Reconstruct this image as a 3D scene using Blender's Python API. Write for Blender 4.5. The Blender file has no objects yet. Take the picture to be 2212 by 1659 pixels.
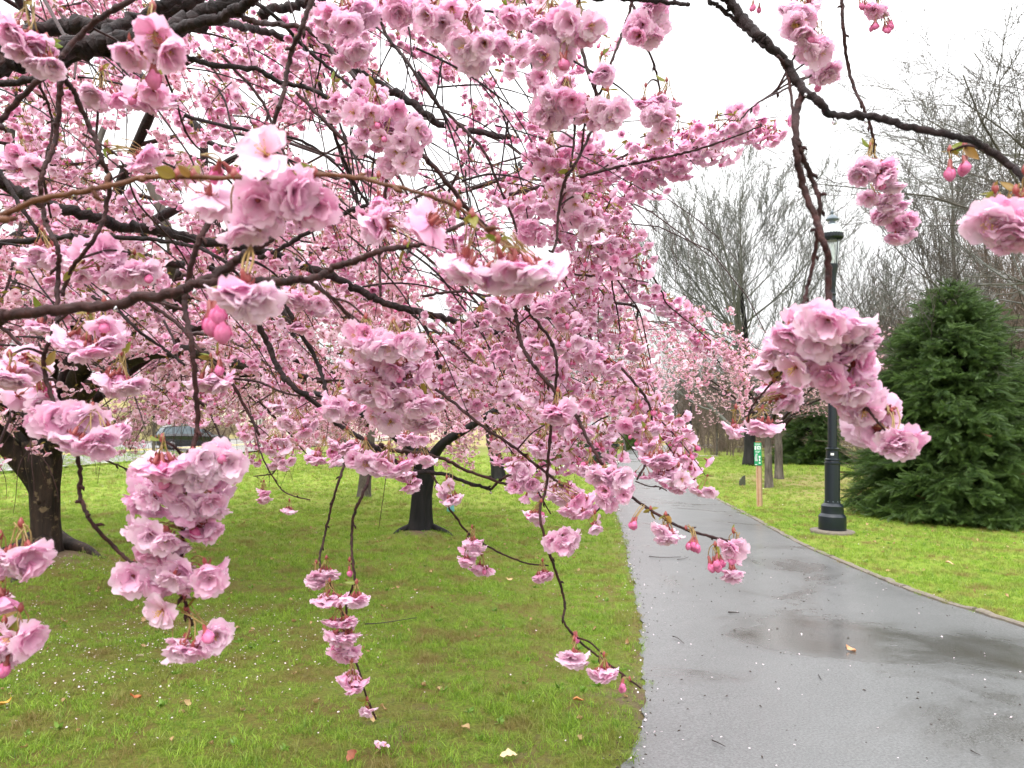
import bpy, math, random
import numpy as np
from mathutils import Vector, Matrix

# ------------------------------------------------------------------ camera, world, sun, exposure
scene = bpy.context.scene
COL = scene.collection
R = math.radians
F = 1598.0                     # focal length in pixels of the 2212 x 1659 measuring picture
CX, CY, HOR = 1106.0, 829.5, 929.0
PITCH = math.atan((HOR - CY) / F)
CAM = np.array([0.0, 0.0, 1.6])

cd = bpy.data.cameras.new("camera")
cam = bpy.data.objects.new("camera", cd)
COL.objects.link(cam)
cam.location = CAM
cam.rotation_euler = (R(90) + PITCH, 0, 0)
cd.sensor_width = 36.0
cd.lens = 36.0 * F / 2212.0
cd.clip_start = 0.05
cd.clip_end = 1500.0
cd.dof.use_dof = True
cd.dof.focus_distance = 2.6
cd.dof.aperture_fstop = 11.0
scene.camera = cam

SUN_EL, SUN_ROT = R(52), R(200)
world = bpy.data.worlds.new("World")
scene.world = world
world.use_nodes = True
wn, wl = world.node_tree.nodes, world.node_tree.links
wn.clear()
w_out = wn.new("ShaderNodeOutputWorld")
w_bg = wn.new("ShaderNodeBackground")
w_sky = wn.new("ShaderNodeTexSky")
w_sky.sky_type = 'NISHITA'
w_sky.sun_disc = False
w_sky.sun_elevation = SUN_EL
w_sky.sun_rotation = SUN_ROT
w_sky.air_density = 1.0
w_sky.dust_density = 6.0
w_hsv = wn.new("ShaderNodeHueSaturation")
w_hsv.inputs['Saturation'].default_value = 0.25
# overcast dome (CIE overcast sky: zenith about three times as bright as the horizon)
w_tc = wn.new("ShaderNodeTexCoord")
w_sep = wn.new("ShaderNodeSeparateXYZ")
w_ramp = wn.new("ShaderNodeMapRange")
w_ramp.inputs['From Min'].default_value = 0.0
w_ramp.inputs['From Max'].default_value = 1.0
w_ramp.inputs['To Min'].default_value = 4.8
w_ramp.inputs['To Max'].default_value = 21.0
w_noise = wn.new("ShaderNodeTexNoise")
w_noise.inputs['Scale'].default_value = 2.2
w_noise.inputs['Detail'].default_value = 3
w_nm = wn.new("ShaderNodeMapRange")
w_nm.inputs['To Min'].default_value = 0.93
w_nm.inputs['To Max'].default_value = 1.06
w_mul = wn.new("ShaderNodeMath"); w_mul.operation = 'MULTIPLY'
w_col = wn.new("ShaderNodeCombineColor")
w_mr = wn.new("ShaderNodeMath"); w_mr.operation = 'MULTIPLY'; w_mr.inputs[1].default_value = 0.985
w_mg = wn.new("ShaderNodeMath"); w_mg.operation = 'MULTIPLY'; w_mg.inputs[1].default_value = 0.988
w_mix = wn.new("ShaderNodeMix"); w_mix.data_type = 'RGBA'
w_mix.inputs['Factor'].default_value = 0.9
wl.new(w_sky.outputs[0], w_hsv.inputs['Color'])
wl.new(w_tc.outputs['Generated'], w_sep.inputs[0])
wl.new(w_tc.outputs['Generated'], w_noise.inputs['Vector'])
wl.new(w_sep.outputs['Z'], w_ramp.inputs['Value'])
wl.new(w_noise.outputs['Fac'], w_nm.inputs['Value'])
wl.new(w_ramp.outputs[0], w_mul.inputs[0])
wl.new(w_nm.outputs[0], w_mul.inputs[1])
wl.new(w_mul.outputs[0], w_mr.inputs[0]); wl.new(w_mul.outputs[0], w_mg.inputs[0])
wl.new(w_mr.outputs[0], w_col.inputs[0]); wl.new(w_mg.outputs[0], w_col.inputs[1]); wl.new(w_mul.outputs[0], w_col.inputs[2])
wl.new(w_hsv.outputs[0], w_mix.inputs[6])
wl.new(w_col.outputs[0], w_mix.inputs[7])
wl.new(w_mix.outputs[2], w_bg.inputs['Color'])
w_bg.inputs['Strength'].default_value = 0.1
wl.new(w_bg.outputs[0], w_out.inputs['Surface'])

sl = bpy.data.lights.new("sun", 'SUN')
sl.energy = 1.5
sl.angle = R(22)
sl.color = (1.0, 0.97, 0.93)
sun = bpy.data.objects.new("sun", sl)
COL.objects.link(sun)
sun.rotation_euler = (R(90) - SUN_EL, 0, R(180) - SUN_ROT)

vs = scene.view_settings
vs.view_transform = 'Standard'
vs.look = 'None'
vs.exposure = 0.95
vs.gamma = 1.0
vs.use_curve_mapping = False
scene.cycles.max_bounces = 5
scene.cycles.diffuse_bounces = 4
scene.cycles.transparent_max_bounces = 8

# ------------------------------------------------------------------ helpers
rng = np.random.default_rng(11)
FWD = np.array([0, math.cos(PITCH), math.sin(PITCH)])
UP = np.array([0, -math.sin(PITCH), math.cos(PITCH)])
RIGHT = np.array([1.0, 0, 0])

def at(x, y, d):
    """the place d metres out along the view that the measured point (x, y) looks at"""
    return CAM + d * (FWD + (x - CX) / F * RIGHT + (CY - y) / F * UP)

def ground_at(x, y, z=0.0):
    v = FWD + (x - CX) / F * RIGHT + (CY - y) / F * UP
    t = (z - CAM[2]) / v[2]
    return CAM + t * v

def to_pix(P):
    q = np.asarray(P) - CAM
    d = q @ FWD
    return np.array([CX + F * (q @ RIGHT) / d, CY - F * (q @ UP) / d, d])

def tag(o, label=None, cat=None, group=None, kind=None):
    if label: o["label"] = label
    if cat: o["category"] = cat
    if group: o["group"] = group
    if kind: o["kind"] = kind
    return o

def empty(name, loc, label=None, cat=None, group=None, rz=0.0):
    o = bpy.data.objects.new(name, None)
    o.empty_display_size = 0.2
    COL.objects.link(o)
    o.location = Vector([float(v) for v in loc]); o.rotation_euler = (0, 0, rz)
    tag(o, label, cat, group)
    return o

def parent_keep(o, p):
    """parent o to p, o keeps its world place"""
    o.parent = p
    mats = []
    q = p
    M = Matrix.Identity(4)
    while q is not None:
        M = Matrix.LocRotScale(q.location, q.rotation_euler, q.scale) @ M if q.parent is None else q.matrix_parent_inverse @ Matrix.LocRotScale(q.location, q.rotation_euler, q.scale) @ M
        q = q.parent
    o.matrix_parent_inverse = M.inverted()
    return o

def link(name, me, parent=None, world_coords=True):
    o = bpy.data.objects.new(name, me)
    COL.objects.link(o)
    if parent is not None:
        if world_coords: parent_keep(o, parent)
        else: o.parent = parent
    return o

class Acc:
    """collects geometry; becomes ONE mesh"""
    def __init__(s):
        s.v = []; s.f = []; s.m = []; s.p = []; s.n = 0; s.sm = []; s.sharp = None
    def add(s, v, f, mat=0, pig=0.0, smooth=True):
        v = np.asarray(v, float).reshape(-1, 3)
        s.v.append(v)
        s.p.append(np.broadcast_to(np.asarray(pig, float), (len(v),)))
        n = s.n
        for q in f:
            s.f.append(tuple(int(i) + n for i in q))
        s.m.extend([mat] * len(f)); s.sm.extend([smooth] * len(f))
        s.n += len(v)
    def addx(s, other, Rm=None, t=(0, 0, 0), k=1.0):
        v = np.concatenate(other.v) * k
        if Rm is not None: v = v @ np.asarray(Rm).T
        v = v + np.asarray(t)
        n = s.n
        s.v.append(v); s.p.append(np.concatenate(other.p))
        s.f.extend([tuple(i + n for i in q) for q in other.f])
        s.m.extend(other.m); s.sm.extend(other.sm)
        s.n += len(v)
    def tube(s, pts, rad, n=6, mat=0, pig=0.0, cap=True, ridge=None):
        pts = np.asarray(pts, float); m = len(pts)
        rad = np.broadcast_to(np.asarray(rad, float), (m,))
        T = np.gradient(pts, axis=0)
        T /= np.linalg.norm(T, axis=1)[:, None] + 1e-12
        a = np.array([0, 0, 1.0]) if abs(T[0, 2]) < 0.9 else np.array([1.0, 0, 0])
        u = np.cross(T[0], a); u /= np.linalg.norm(u)
        U = np.empty_like(pts)
        for i in range(m):
            u = u - T[i] * (u @ T[i]); u /= np.linalg.norm(u) + 1e-12
            U[i] = u
        V = np.cross(T, U)
        th = np.arange(n) * 2 * math.pi / n
        c, sn = np.cos(th), np.sin(th)
        rr = rad[:, None] * np.ones((1, n))
        if ridge is not None: rr = rr * ridge(np.arange(m) / max(1, m - 1), th)
        v = pts[:, None, :] + rr[:, :, None] * (c[None, :, None] * U[:, None, :] + sn[None, :, None] * V[:, None, :])
        f = []
        j = np.arange(n); k = (j + 1) % n
        for i in range(m - 1):
            b = i * n
            f.extend(zip(b + j, b + k, b + n + k, b + n + j))
        if cap and n > 2:
            f.append(tuple((m - 1) * n + j))
            f.append(tuple(j[::-1]))
        s.add(v.reshape(-1, 3), f, mat, pig)
    def box(s, lo, hi, mat=0, pig=0.0, Rm=None, t=(0, 0, 0)):
        x0, y0, z0 = lo; x1, y1, z1 = hi
        v = np.array([(x0, y0, z0), (x1, y0, z0), (x1, y1, z0), (x0, y1, z0), (x0, y0, z1), (x1, y0, z1), (x1, y1, z1), (x0, y1, z1)], float)
        if Rm is not None: v = v @ np.asarray(Rm).T
        s.add(v + np.asarray(t), [(0, 3, 2, 1), (4, 5, 6, 7), (0, 1, 5, 4), (1, 2, 6, 5), (2, 3, 7, 6), (3, 0, 4, 7)], mat, pig, False)
    def lathe(s, prof, n=32, mat=0, c=(0, 0, 0), mod=None, smooth=True):
        prof = np.asarray(prof, float); m = len(prof)
        th = np.arange(n) * 2 * math.pi / n
        r = prof[:, 0][:, None] * np.ones((1, n)); z = prof[:, 1][:, None] * np.ones((1, n))
        if mod is not None: r, z = mod(r, z, th)
        v = np.stack([r * np.cos(th), r * np.sin(th), z], -1).reshape(-1, 3) + np.asarray(c)
        f = []
        j = np.arange(n); k = (j + 1) % n
        for i in range(m - 1):
            b = i * n
            f.extend(zip(b + j, b + k, b + n + k, b + n + j))
        f.append(tuple((m - 1) * n + j)); f.append(tuple(j[::-1]))
        s.add(v, f, mat, 0.0, smooth)
    def mesh(s, name, mats):
        me = bpy.data.meshes.new(name)
        V = np.concatenate(s.v) if s.v else np.zeros((0, 3))
        me.from_pydata(V.tolist(), [], s.f)
        for m in mats: me.materials.append(m)
        if len(s.f):
            me.polygons.foreach_set("material_index", s.m)
            me.polygons.foreach_set("use_smooth", s.sm)
        a = me.attributes.new("pig", 'FLOAT', 'POINT')
        a.data.foreach_set("value", np.concatenate(s.p) if s.p else [])
        me.update()
        if s.sharp: me.set_sharp_from_angle(angle=R(s.sharp))
        return me
    def obj(s, name, mats, parent=None, world_coords=True):
        return link(name, s.mesh(name, mats if isinstance(mats, (list, tuple)) else [mats]), parent, world_coords)

def catmull(P, per=6):
    P = np.asarray(P, float)
    if len(P) < 3: 
        t = np.linspace(0, 1, per + 1)[:, None]
        return P[0] * (1 - t) + P[-1] * t
    Q = np.vstack([2 * P[0] - P[1], P, 2 * P[-1] - P[-2]])
    out = []
    for i in range(1, len(Q) - 2):
        p0, p1, p2, p3 = Q[i - 1], Q[i], Q[i + 1], Q[i + 2]
        for t in np.arange(per) / per:
            out.append(0.5 * ((2 * p1) + (-p0 + p2) * t + (2 * p0 - 5 * p1 + 4 * p2 - p3) * t * t + (-p0 + 3 * p1 - 3 * p2 + p3) * t ** 3))
    out.append(Q[-2])
    return np.array(out)

def rotm(d, spin=0.0):
    """matrix turning +Z to d, with a spin about it"""
    d = np.asarray(d, float); d = d / (np.linalg.norm(d) + 1e-12)
    th = math.acos(max(-1, min(1, d[2]))); ph = math.atan2(d[1], d[0])
    cz, sz = math.cos(ph), math.sin(ph); cy, sy = math.cos(th), math.sin(th); c2, s2 = math.cos(spin), math.sin(spin)
    Rz = np.array([[cz, -sz, 0], [sz, cz, 0], [0, 0, 1]]); Ry = np.array([[cy, 0, sy], [0, 1, 0], [-sy, 0, cy]])
    R2 = np.array([[c2, -s2, 0], [s2, c2, 0], [0, 0, 1]])
    return Rz @ Ry @ R2

def eulers(D, spin):
    """vectorised: XYZ eulers that turn +Z to each row of D"""
    D = np.asarray(D, float); D = D / (np.linalg.norm(D, axis=1)[:, None] + 1e-12)
    th = np.arccos(np.clip(D[:, 2], -1, 1)); ph = np.arctan2(D[:, 1], D[:, 0])
    cz, sz, cy, sy, c2, s2 = np.cos(ph), np.sin(ph), np.cos(th), np.sin(th), np.cos(spin), np.sin(spin)
    R00 = cz * cy * c2 - sz * s2; R10 = sz * cy * c2 + cz * s2; R20 = -sy * c2
    R21 = sy * s2; R22 = cy
    b = np.arcsin(np.clip(-R20, -1, 1)); a = np.arctan2(R21, R22); g = np.arctan2(R10, R00)
    return np.stack([a, b, g], 1)

_gn = {}
def scatter(name, P, E, S, protos, parent=None, idx=None):
    """one object that sets copies of the proto meshes on its points (geometry nodes)"""
    P = np.asarray(P, float); n = len(P)
    me = bpy.data.meshes.new(name)
    me.vertices.add(n)
    me.vertices.foreach_set("co", P.reshape(-1))
    a = me.attributes.new("rot", 'FLOAT_VECTOR', 'POINT'); a.data.foreach_set("vector", np.asarray(E, float).reshape(-1))
    a = me.attributes.new("scl", 'FLOAT', 'POINT'); a.data.foreach_set("value", np.broadcast_to(np.asarray(S, float), (n,)).copy())
    if idx is None: idx = rng.integers(0, len(protos), n)
    a = me.attributes.new("idx", 'INT', 'POINT'); a.data.foreach_set("value", np.asarray(idx, dtype=np.int32))
    me.update()
    o = link(name, me, parent)
    key = tuple(p.name for p in protos)
    if key not in _gn:
        ng = bpy.data.node_groups.new("scatter", 'GeometryNodeTree')
        ng.interface.new_socket("Geometry", in_out='INPUT', socket_type='NodeSocketGeometry')
        ng.interface.new_socket("Geometry", in_out='OUTPUT', socket_type='NodeSocketGeometry')
        N, L = ng.nodes, ng.links
        gi = N.new("NodeGroupInput"); go = N.new("NodeGroupOutput")
        ip = N.new("GeometryNodeInstanceOnPoints"); jn = N.new("GeometryNodeJoinGeometry")
        for p in protos:
            oi = N.new("GeometryNodeObjectInfo")
            oi.inputs['Object'].default_value = p
            oi.inputs['As Instance'].default_value = True
            L.new(oi.outputs['Geometry'], jn.inputs[0])
        def named(nm, ty):
            q = N.new("GeometryNodeInputNamedAttribute"); q.data_type = ty; q.inputs['Name'].default_value = nm
            return q.outputs['Attribute']
        L.new(gi.outputs[0], ip.inputs['Points']); L.new(jn.outputs[0], ip.inputs['Instance'])
        ip.inputs['Pick Instance'].default_value = True
        L.new(named("idx", 'INT'), ip.inputs['Instance Index'])
        L.new(named("rot", 'FLOAT_VECTOR'), ip.inputs['Rotation'])
        L.new(named("scl", 'FLOAT'), ip.inputs['Scale'])
        L.new(ip.outputs[0], go.inputs[0])
        _gn[key] = ng
    m = o.modifiers.new("scatter", 'NODES'); m.node_group = _gn[key]
    return o

def proto(name, acc, mats):
    """a mesh used only as the source of scattered copies; never linked to the scene"""
    return bpy.data.objects.new(name, acc.mesh(name, mats))

# ------------------------------------------------------------------ materials
def nodes_of(name):
    m = bpy.data.materials.new(name)
    m.use_nodes = True
    return m, m.node_tree.nodes, m.node_tree.links, m.node_tree.nodes["Principled BSDF"]

def ramp(N, L, src, stops):
    r = N.new("ShaderNodeValToRGB")
    el = r.color_ramp.elements
    while len(el) < len(stops): el.new(0.5)
    for e, (p, c) in zip(el, stops):
        e.position = p
        e.color = (c[0], c[1], c[2], 1) if hasattr(c, '__len__') else (c, c, c, 1)
    L.new(src, r.inputs['Fac'])
    return r

def noise(N, L, vec, scale, detail=4, rough=0.55, dist=0.0):
    n = N.new("ShaderNodeTexNoise")
    n.inputs['Scale'].default_value = scale; n.inputs['Detail'].default_value = detail
    n.inputs['Roughness'].default_value = rough; n.inputs['Distortion'].default_value = dist
    if vec is not None: L.new(vec, n.inputs['Vector'])
    return n.outputs['Fac']

def mix(N, L, fac, a, b):
    m = N.new("ShaderNodeMix"); m.data_type = 'RGBA'
    if isinstance(fac, (int, float)): m.inputs['Factor'].default_value = fac
    else: L.new(fac, m.inputs['Factor'])
    for s_, k in ((a, 6), (b, 7)):
        if hasattr(s_, 'is_output') or hasattr(s_, 'links'): L.new(s_, m.inputs[k])
        else: m.inputs[k].default_value = (s_[0], s_[1], s_[2], 1)
    return m.outputs[2]

def math_(N, L, op, a, b=0.0, clamp=False):
    m = N.new("ShaderNodeMath"); m.operation = op; m.use_clamp = clamp
    for s_, k in ((a, 0), (b, 1)):
        if isinstance(s_, (int, float)): m.inputs[k].default_value = s_
        else: L.new(s_, m.inputs[k])
    return m.outputs[0]

def bump(N, L, h, bs, strength, dist):
    b = N.new("ShaderNodeBump"); b.inputs['Strength'].default_value = strength; b.inputs['Distance'].default_value = dist
    L.new(h, b.inputs['Height']); L.new(b.outputs[0], bs.inputs['Normal'])

def attr(N, nm):
    a = N.new("ShaderNodeAttribute"); a.attribute_name = nm
    return a.outputs['Fac']

def plain(name, col, rough=0.5, metal=0.0, var=0.12, scale=30.0, bmp=0.0):
    m, N, L, B = nodes_of(name)
    tc = N.new("ShaderNodeTexCoord")
    n = noise(N, L, tc.outputs['Object'], scale, 5)
    c = mix(N, L, n, [v * (1 - var) for v in col], [min(1, v * (1 + var)) for v in col])
    L.new(c, B.inputs['Base Color'])
    B.inputs['Roughness'].default_value = rough; B.inputs['Metallic'].default_value = metal
    if bmp: bump(N, L, n, B, bmp, 0.01)
    return m

def petal_mat(name, pale, deep, trans=0.38):
    m = bpy.data.materials.new(name); m.use_nodes = True
    N, L = m.node_tree.nodes, m.node_tree.links
    N.clear()
    out = N.new("ShaderNodeOutputMaterial")
    oi = N.new("ShaderNodeObjectInfo")
    f = attr(N, "pig")
    r = math_(N, L, 'MULTIPLY', oi.outputs['Random'], 0.56)
    r = math_(N, L, 'SUBTRACT', r, 0.26)
    f = math_(N, L, 'ADD', f, r, True)
    c = mix(N, L, f, pale, deep)
    tc = N.new("ShaderNodeTexCoord")
    vn = noise(N, L, tc.outputs['Object'], 420.0, 2)
    h = N.new("ShaderNodeHueSaturation"); L.new(c, h.inputs['Color'])
    vv = math_(N, L, 'MULTIPLY', vn, 0.16); vv = math_(N, L, 'ADD', vv, 0.92); L.new(vv, h.inputs['Value'])
    c = h.outputs[0]
    d = N.new("ShaderNodeBsdfDiffuse"); L.new(c, d.inputs['Color'])
    t = N.new("ShaderNodeBsdfTranslucent")
    c2 = mix(N, L, 0.16, c, deep); L.new(c2, t.inputs['Color'])
    s1 = N.new("ShaderNodeMixShader"); s1.inputs[0].default_value = trans
    L.new(d.outputs[0], s1.inputs[1]); L.new(t.outputs[0], s1.inputs[2])
    g = N.new("ShaderNodeBsdfGlossy"); g.inputs['Roughness'].default_value = 0.35
    s2 = N.new("ShaderNodeMixShader"); s2.inputs[0].default_value = 0.035
    L.new(s1.outputs[0], s2.inputs[1]); L.new(g.outputs[0], s2.inputs[2])
    L.new(s2.outputs[0], out.inputs['Surface'])
    return m

def leafy(name, a, b, trans=0.3, rough=0.45, spot=None):
    """leaf-like: colour a..b by the piece's own pigment and a random number per piece"""
    m = bpy.data.materials.new(name); m.use_nodes = True
    N, L = m.node_tree.nodes, m.node_tree.links
    B = N["Principled BSDF"]; out = N["Material Output"]
    oi = N.new("ShaderNodeObjectInfo")
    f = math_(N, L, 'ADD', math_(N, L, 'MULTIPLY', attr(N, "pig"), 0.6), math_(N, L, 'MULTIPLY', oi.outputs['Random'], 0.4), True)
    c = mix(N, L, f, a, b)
    if spot is not None:
        n = noise(N, L, oi.outputs['Location'], spot[1], 4)
        r = ramp(N, L, n, [(spot[2], 0.0), (spot[3], 1.0)])
        c = mix(N, L, r.outputs[0], c, spot[0])
    L.new(c, B.inputs['Base Color']); B.inputs['Roughness'].default_value = rough
    t = N.new("ShaderNodeBsdfTranslucent"); L.new(c, t.inputs['Color'])
    s = N.new("ShaderNodeMixShader"); s.inputs[0].default_value = trans
    L.new(B.outputs[0], s.inputs[1]); L.new(t.outputs[0], s.inputs[2]); L.new(s.outputs[0], out.inputs['Surface'])
    return m

def bark(name, dark, light, scale=9.0, bmp=0.8, rough=0.6, lichen=None, stretch=0.25):
    m, N, L, B = nodes_of(name)
    tc = N.new("ShaderNodeTexCoord"); mp = N.new("ShaderNodeMapping")
    mp.inputs['Scale'].default_value = (1, 1, stretch)
    L.new(tc.outputs['Object'], mp.inputs['Vector'])
    n1 = noise(N, L, mp.outputs[0], scale, 8, 0.65, 0.6)
    n2 = noise(N, L, tc.outputs['Object'], scale * 0.35, 4)
    r = ramp(N, L, n1, [(0.35, dark), (0.68, light)])
    c = r.outputs[0]
    if lichen is not None:
        n3 = noise(N, L, tc.outputs['Object'], lichen[1], 6, 0.7)
        r3 = ramp(N, L, n3, [(lichen[2], 0.0), (lichen[2] + 0.06, 1.0)])
        c = mix(N, L, r3.outputs[0], c, lichen[0])
    c = mix(N, L, math_(N, L, 'MULTIPLY', n2, 0.5), c, dark)
    L.new(c, B.inputs['Base Color']); B.inputs['Roughness'].default_value = rough; B.inputs['Specular IOR Level'].default_value = .28
    bump(N, L, n1, B, bmp, 0.03)
    return m

M = {}
M['petal'] = petal_mat("petal_pink", (0.975, 0.755, 0.885), (0.90, 0.30, 0.59), 0.44)
M['petal_far'] = petal_mat("petal_pink_distant_trees", (0.97, 0.735, 0.835), (0.87, 0.30, 0.53), 0.44)
M['petal_pale'] = petal_mat("petal_pale_plum", (0.90, 0.68, 0.72), (0.66, 0.30, 0.42))
M['bud'] = petal_mat("bud_deep_pink", (0.80, 0.22, 0.43), (0.52, 0.045, 0.19), 0.2)
M['stamen'] = plain("stamen_yellow", (0.62, 0.36, 0.08), 0.6)
M['calyx'] = plain("calyx_red_brown", (0.26, 0.05, 0.045), 0.45, 0, 0.3, 200)
M['stalk'] = plain("flower_stalk_olive", (0.30, 0.20, 0.07), 0.45, 0, 0.4, 80)
M['leaf'] = leafy("young_leaf_green", (0.18, 0.27, 0.03), (0.30, 0.15, 0.035), 0.35)
M['bough'] = bark("wet_cherry_bough", (0.006, 0.003, 0.004), (0.042, 0.017, 0.017), 26, 0.8, 0.6, ((0.20, 0.25, 0.12), 9.0, 0.70), 1.0)
M['twig'] = bark("cherry_twig_red_brown", (0.014, 0.004, 0.005), (0.075, 0.022, 0.019), 60, 0.4, 0.55, None, 1.0)
M['twig_tan'] = bark("cherry_twig_tan", (0.075, 0.022, 0.010), (0.19, 0.07, 0.026), 70, 0.3, 0.45, None, 1.0)
M['trunk'] = bark("cherry_trunk_bark", (0.006, 0.004, 0.004), (0.065, 0.042, 0.030), 7, 1.0, 0.7, ((0.20, 0.145, 0.085), 9.0, 0.56))
M['trunk_grey'] = bark("grey_trunk_bark", (0.055, 0.045, 0.04), (0.24, 0.21, 0.18), 8, 0.8, 0.75, ((0.26, 0.28, 0.2), 4.0, 0.62))
M['trunk_black'] = bark("wet_black_bark", (0.005, 0.005, 0.006), (0.030, 0.027, 0.027), 6, 0.8, 0.65)
M['bare'] = bark("bare_tree_bark", (0.05, 0.045, 0.04), (0.16, 0.14, 0.12), 3, 0.3, 0.8, None, 1.0)
M['bare_grey'] = bark("bare_tree_grey_green_bark", (0.10, 0.105, 0.095), (0.26, 0.26, 0.235), 3, 0.3, 0.8, None, 1.0)
M['bare_brown'] = bark("bare_wood_brown_bark", (0.10, 0.075, 0.06), (0.26, 0.20, 0.16), 3, 0.3, 0.8, None, 1.0)
# ------------------------------------------------------------------ blossoms
def petal(acc, az, L, W, t0, t1, nu, nv, r_, pig, base_r=0.002, ruffle=0.0016, cupv=0.25, mat=0, notch=0.14):
    u = np.linspace(0, 1, nu + 1); v = np.linspace(-1, 1, nv + 1)
    a = R(t0) + (R(t1) - R(t0)) * u ** 1.3
    du = np.diff(u, prepend=0) * L
    rr = base_r + np.cumsum(np.sin(a) * du); zz = np.cumsum(np.cos(a) * du)
    w = W * np.clip((0.16 + 0.95 * u ** 0.75) * (1 - 0.38 * u ** 5), 0, None)
    ph = r_.uniform(0, 6.28); k = r_.uniform(2.4, 4.6)
    U, V = np.meshgrid(np.arange(nu + 1), v, indexing='ij')
    uu = u[U]
    lat = V * w[U]
    # the tip is rounded and notched
    pull = uu ** 3 * L * (0.34 * V ** 2 * np.abs(V) + notch * np.exp(-(V / 0.22) ** 2))
    rad = rr[U] - pull * np.sin(a[U]); z = zz[U] - pull * np.cos(a[U])
    nrm_r, nrm_z = -np.cos(a[U]), np.sin(a[U])          # towards the flower's inside
    h = cupv * W * V ** 2 * uu + ruffle * np.sin(k * V + ph) * uu ** 1.5 + ruffle * 0.45 * np.sin(2.0 * k * V - ph * 2) * uu ** 4
    rad = rad + nrm_r * h; z = z + nrm_z * h
    c, s = math.cos(az), math.sin(az)
    P = np.stack([rad * c - lat * s, rad * s + lat * c, z], -1).reshape(-1, 3)
    f = []
    n = nv + 1
    for i in range(nu):
        for j in range(nv):
            f.append((i * n + j, i * n + j + 1, (i + 1) * n + j + 1, (i + 1) * n + j))
    acc.add(P, f, mat, (pig + 0.25 * (1 - uu) ** 2 - 0.12 * uu ** 3).reshape(-1))

KINDS = {
    'double': [(5, .0235, .0150, 56, 92, .14), (5, .0205, .0135, 38, 76, .22), (4, .0160, .0115, 20, 56, .34)],
    'open':   [(5, .0245, .0160, 68, 90, .02), (3, .0200, .0125, 54, 80, .06)],
    'bell':   [(5, .0240, .0145, 22, 58, .22), (5, .0210, .0130, 12, 44, .32), (3, .0160, .0105, 5, 30, .50)],
    'skirt':  [(5, .0245, .0155, 48, 88, .10), (5, .0215, .0145, 32, 72, .16), (4, .0175, .0120, 18, 52, .30)],
}
def blossom(kind, seed, lod):
    """face along +Z, stalk end at -Z; materials 0 petal 1 calyx 2 stamen"""
    r_ = np.random.default_rng(seed)
    acc = Acc()
    nu, nv = [(5, 6), (3, 4), (2, 2)][lod]
    rings = KINDS[kind]
    if lod == 2: rings = rings[:1] + rings[2:3] if len(rings) > 2 else rings
    for q, (n, L, W, t0, t1, pg) in enumerate(rings):
        off = r_.uniform(0, 6.28)
        if lod == 2: n = 5; W = W * 1.25
        for i in range(n):
            az = off + i * 2 * math.pi / n + r_.normal(0, 0.12)
            petal(acc, az, L * r_.uniform(.86, 1.1), W * r_.uniform(.88, 1.12), t0 + r_.normal(0, 6), t1 + r_.normal(0, 13), nu, nv, r_,
                  pg + r_.normal(0, .07), ruffle=0.0012 if lod < 2 else 0.0008)
    # calyx
    acc.lathe([(.0006, -.012), (.0022, -.009), (.0028, -.003), (.0034, 0.0), (.0008, .001)], 6 if lod < 2 else 4, 1)
    if lod == 0:
        for i in range(5):
            az = i * 2 * math.pi / 5 + .3
            petal(acc, az, .008, .0026, 80, 150, 2, 2, r_, 0, mat=1, ruffle=.0002, notch=-0.2)
    if kind == 'open' and lod < 2 or (kind == 'bell' and lod == 0):
        for i in range(18 if lod == 0 else 6):
            d = rotm([0, 0, 1]) @ np.array([r_.normal(0, .42), r_.normal(0, .42), 1.0]); d /= np.linalg.norm(d)
            l = r_.uniform(.008, .013)
            acc.tube([d * .002, d * l * .6, d * l], [.00028, .00025, .00022], 3, 2)
            acc.lathe([(.0001, -.0005), (.0008, 0), (.0001, .0006)], 4, 2, d * l)
    return acc

def bud(seed, lod=0):
    r_ = np.random.default_rng(seed); acc = Acc()
    n = 10 if lod == 0 else 6
    L = r_.uniform(.013, .017)
    prof = [(.0012, 0), (.0045, .003), (.0062, .45 * L), (.0050, .78 * L), (.0018, L)]
    def mod(r, z, th): return r * (1 + .08 * np.sin(3 * th + z * 200)), z
    acc.lathe(prof, n, 0, mod=mod)
    acc.lathe([(.0006, -.011), (.0020, -.009), (.0026, -.003), (.0044, .002), (.0040, .004)], 6, 1)
    for i in range(3):
        petal(acc, i * 2.1, L * 1.05, .006, 30, -22, 3, 2, r_, .3, base_r=.004, mat=0, ruffle=.0004)
    return acc

def young_leaf(seed, L=.03):
    r_ = np.random.default_rng(seed); acc = Acc()
    pg = r_.uniform(0, 1)
    nu = 5
    u = np.linspace(0, 1, nu + 1)
    w = .20 * L * np.sin(np.pi * u ** .8) + .0004
    bend = r_.uniform(-.5, .9)
    x = np.sin(bend * u) / bend * L; z = (1 - np.cos(bend * u)) / bend * L
    P = []
    for i in range(nu + 1):
        for v in (-1, 0, 1):
            P.append((z[i] + abs(v) * w[i] * .55, v * w[i], x[i]))
    f = []
    for i in range(nu):
        for j in range(2): f.append((i * 3 + j, i * 3 + j + 1, i * 3 + j + 4, i * 3 + j + 3))
    acc.add(P, f, 0, pg)
    return acc

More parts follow.
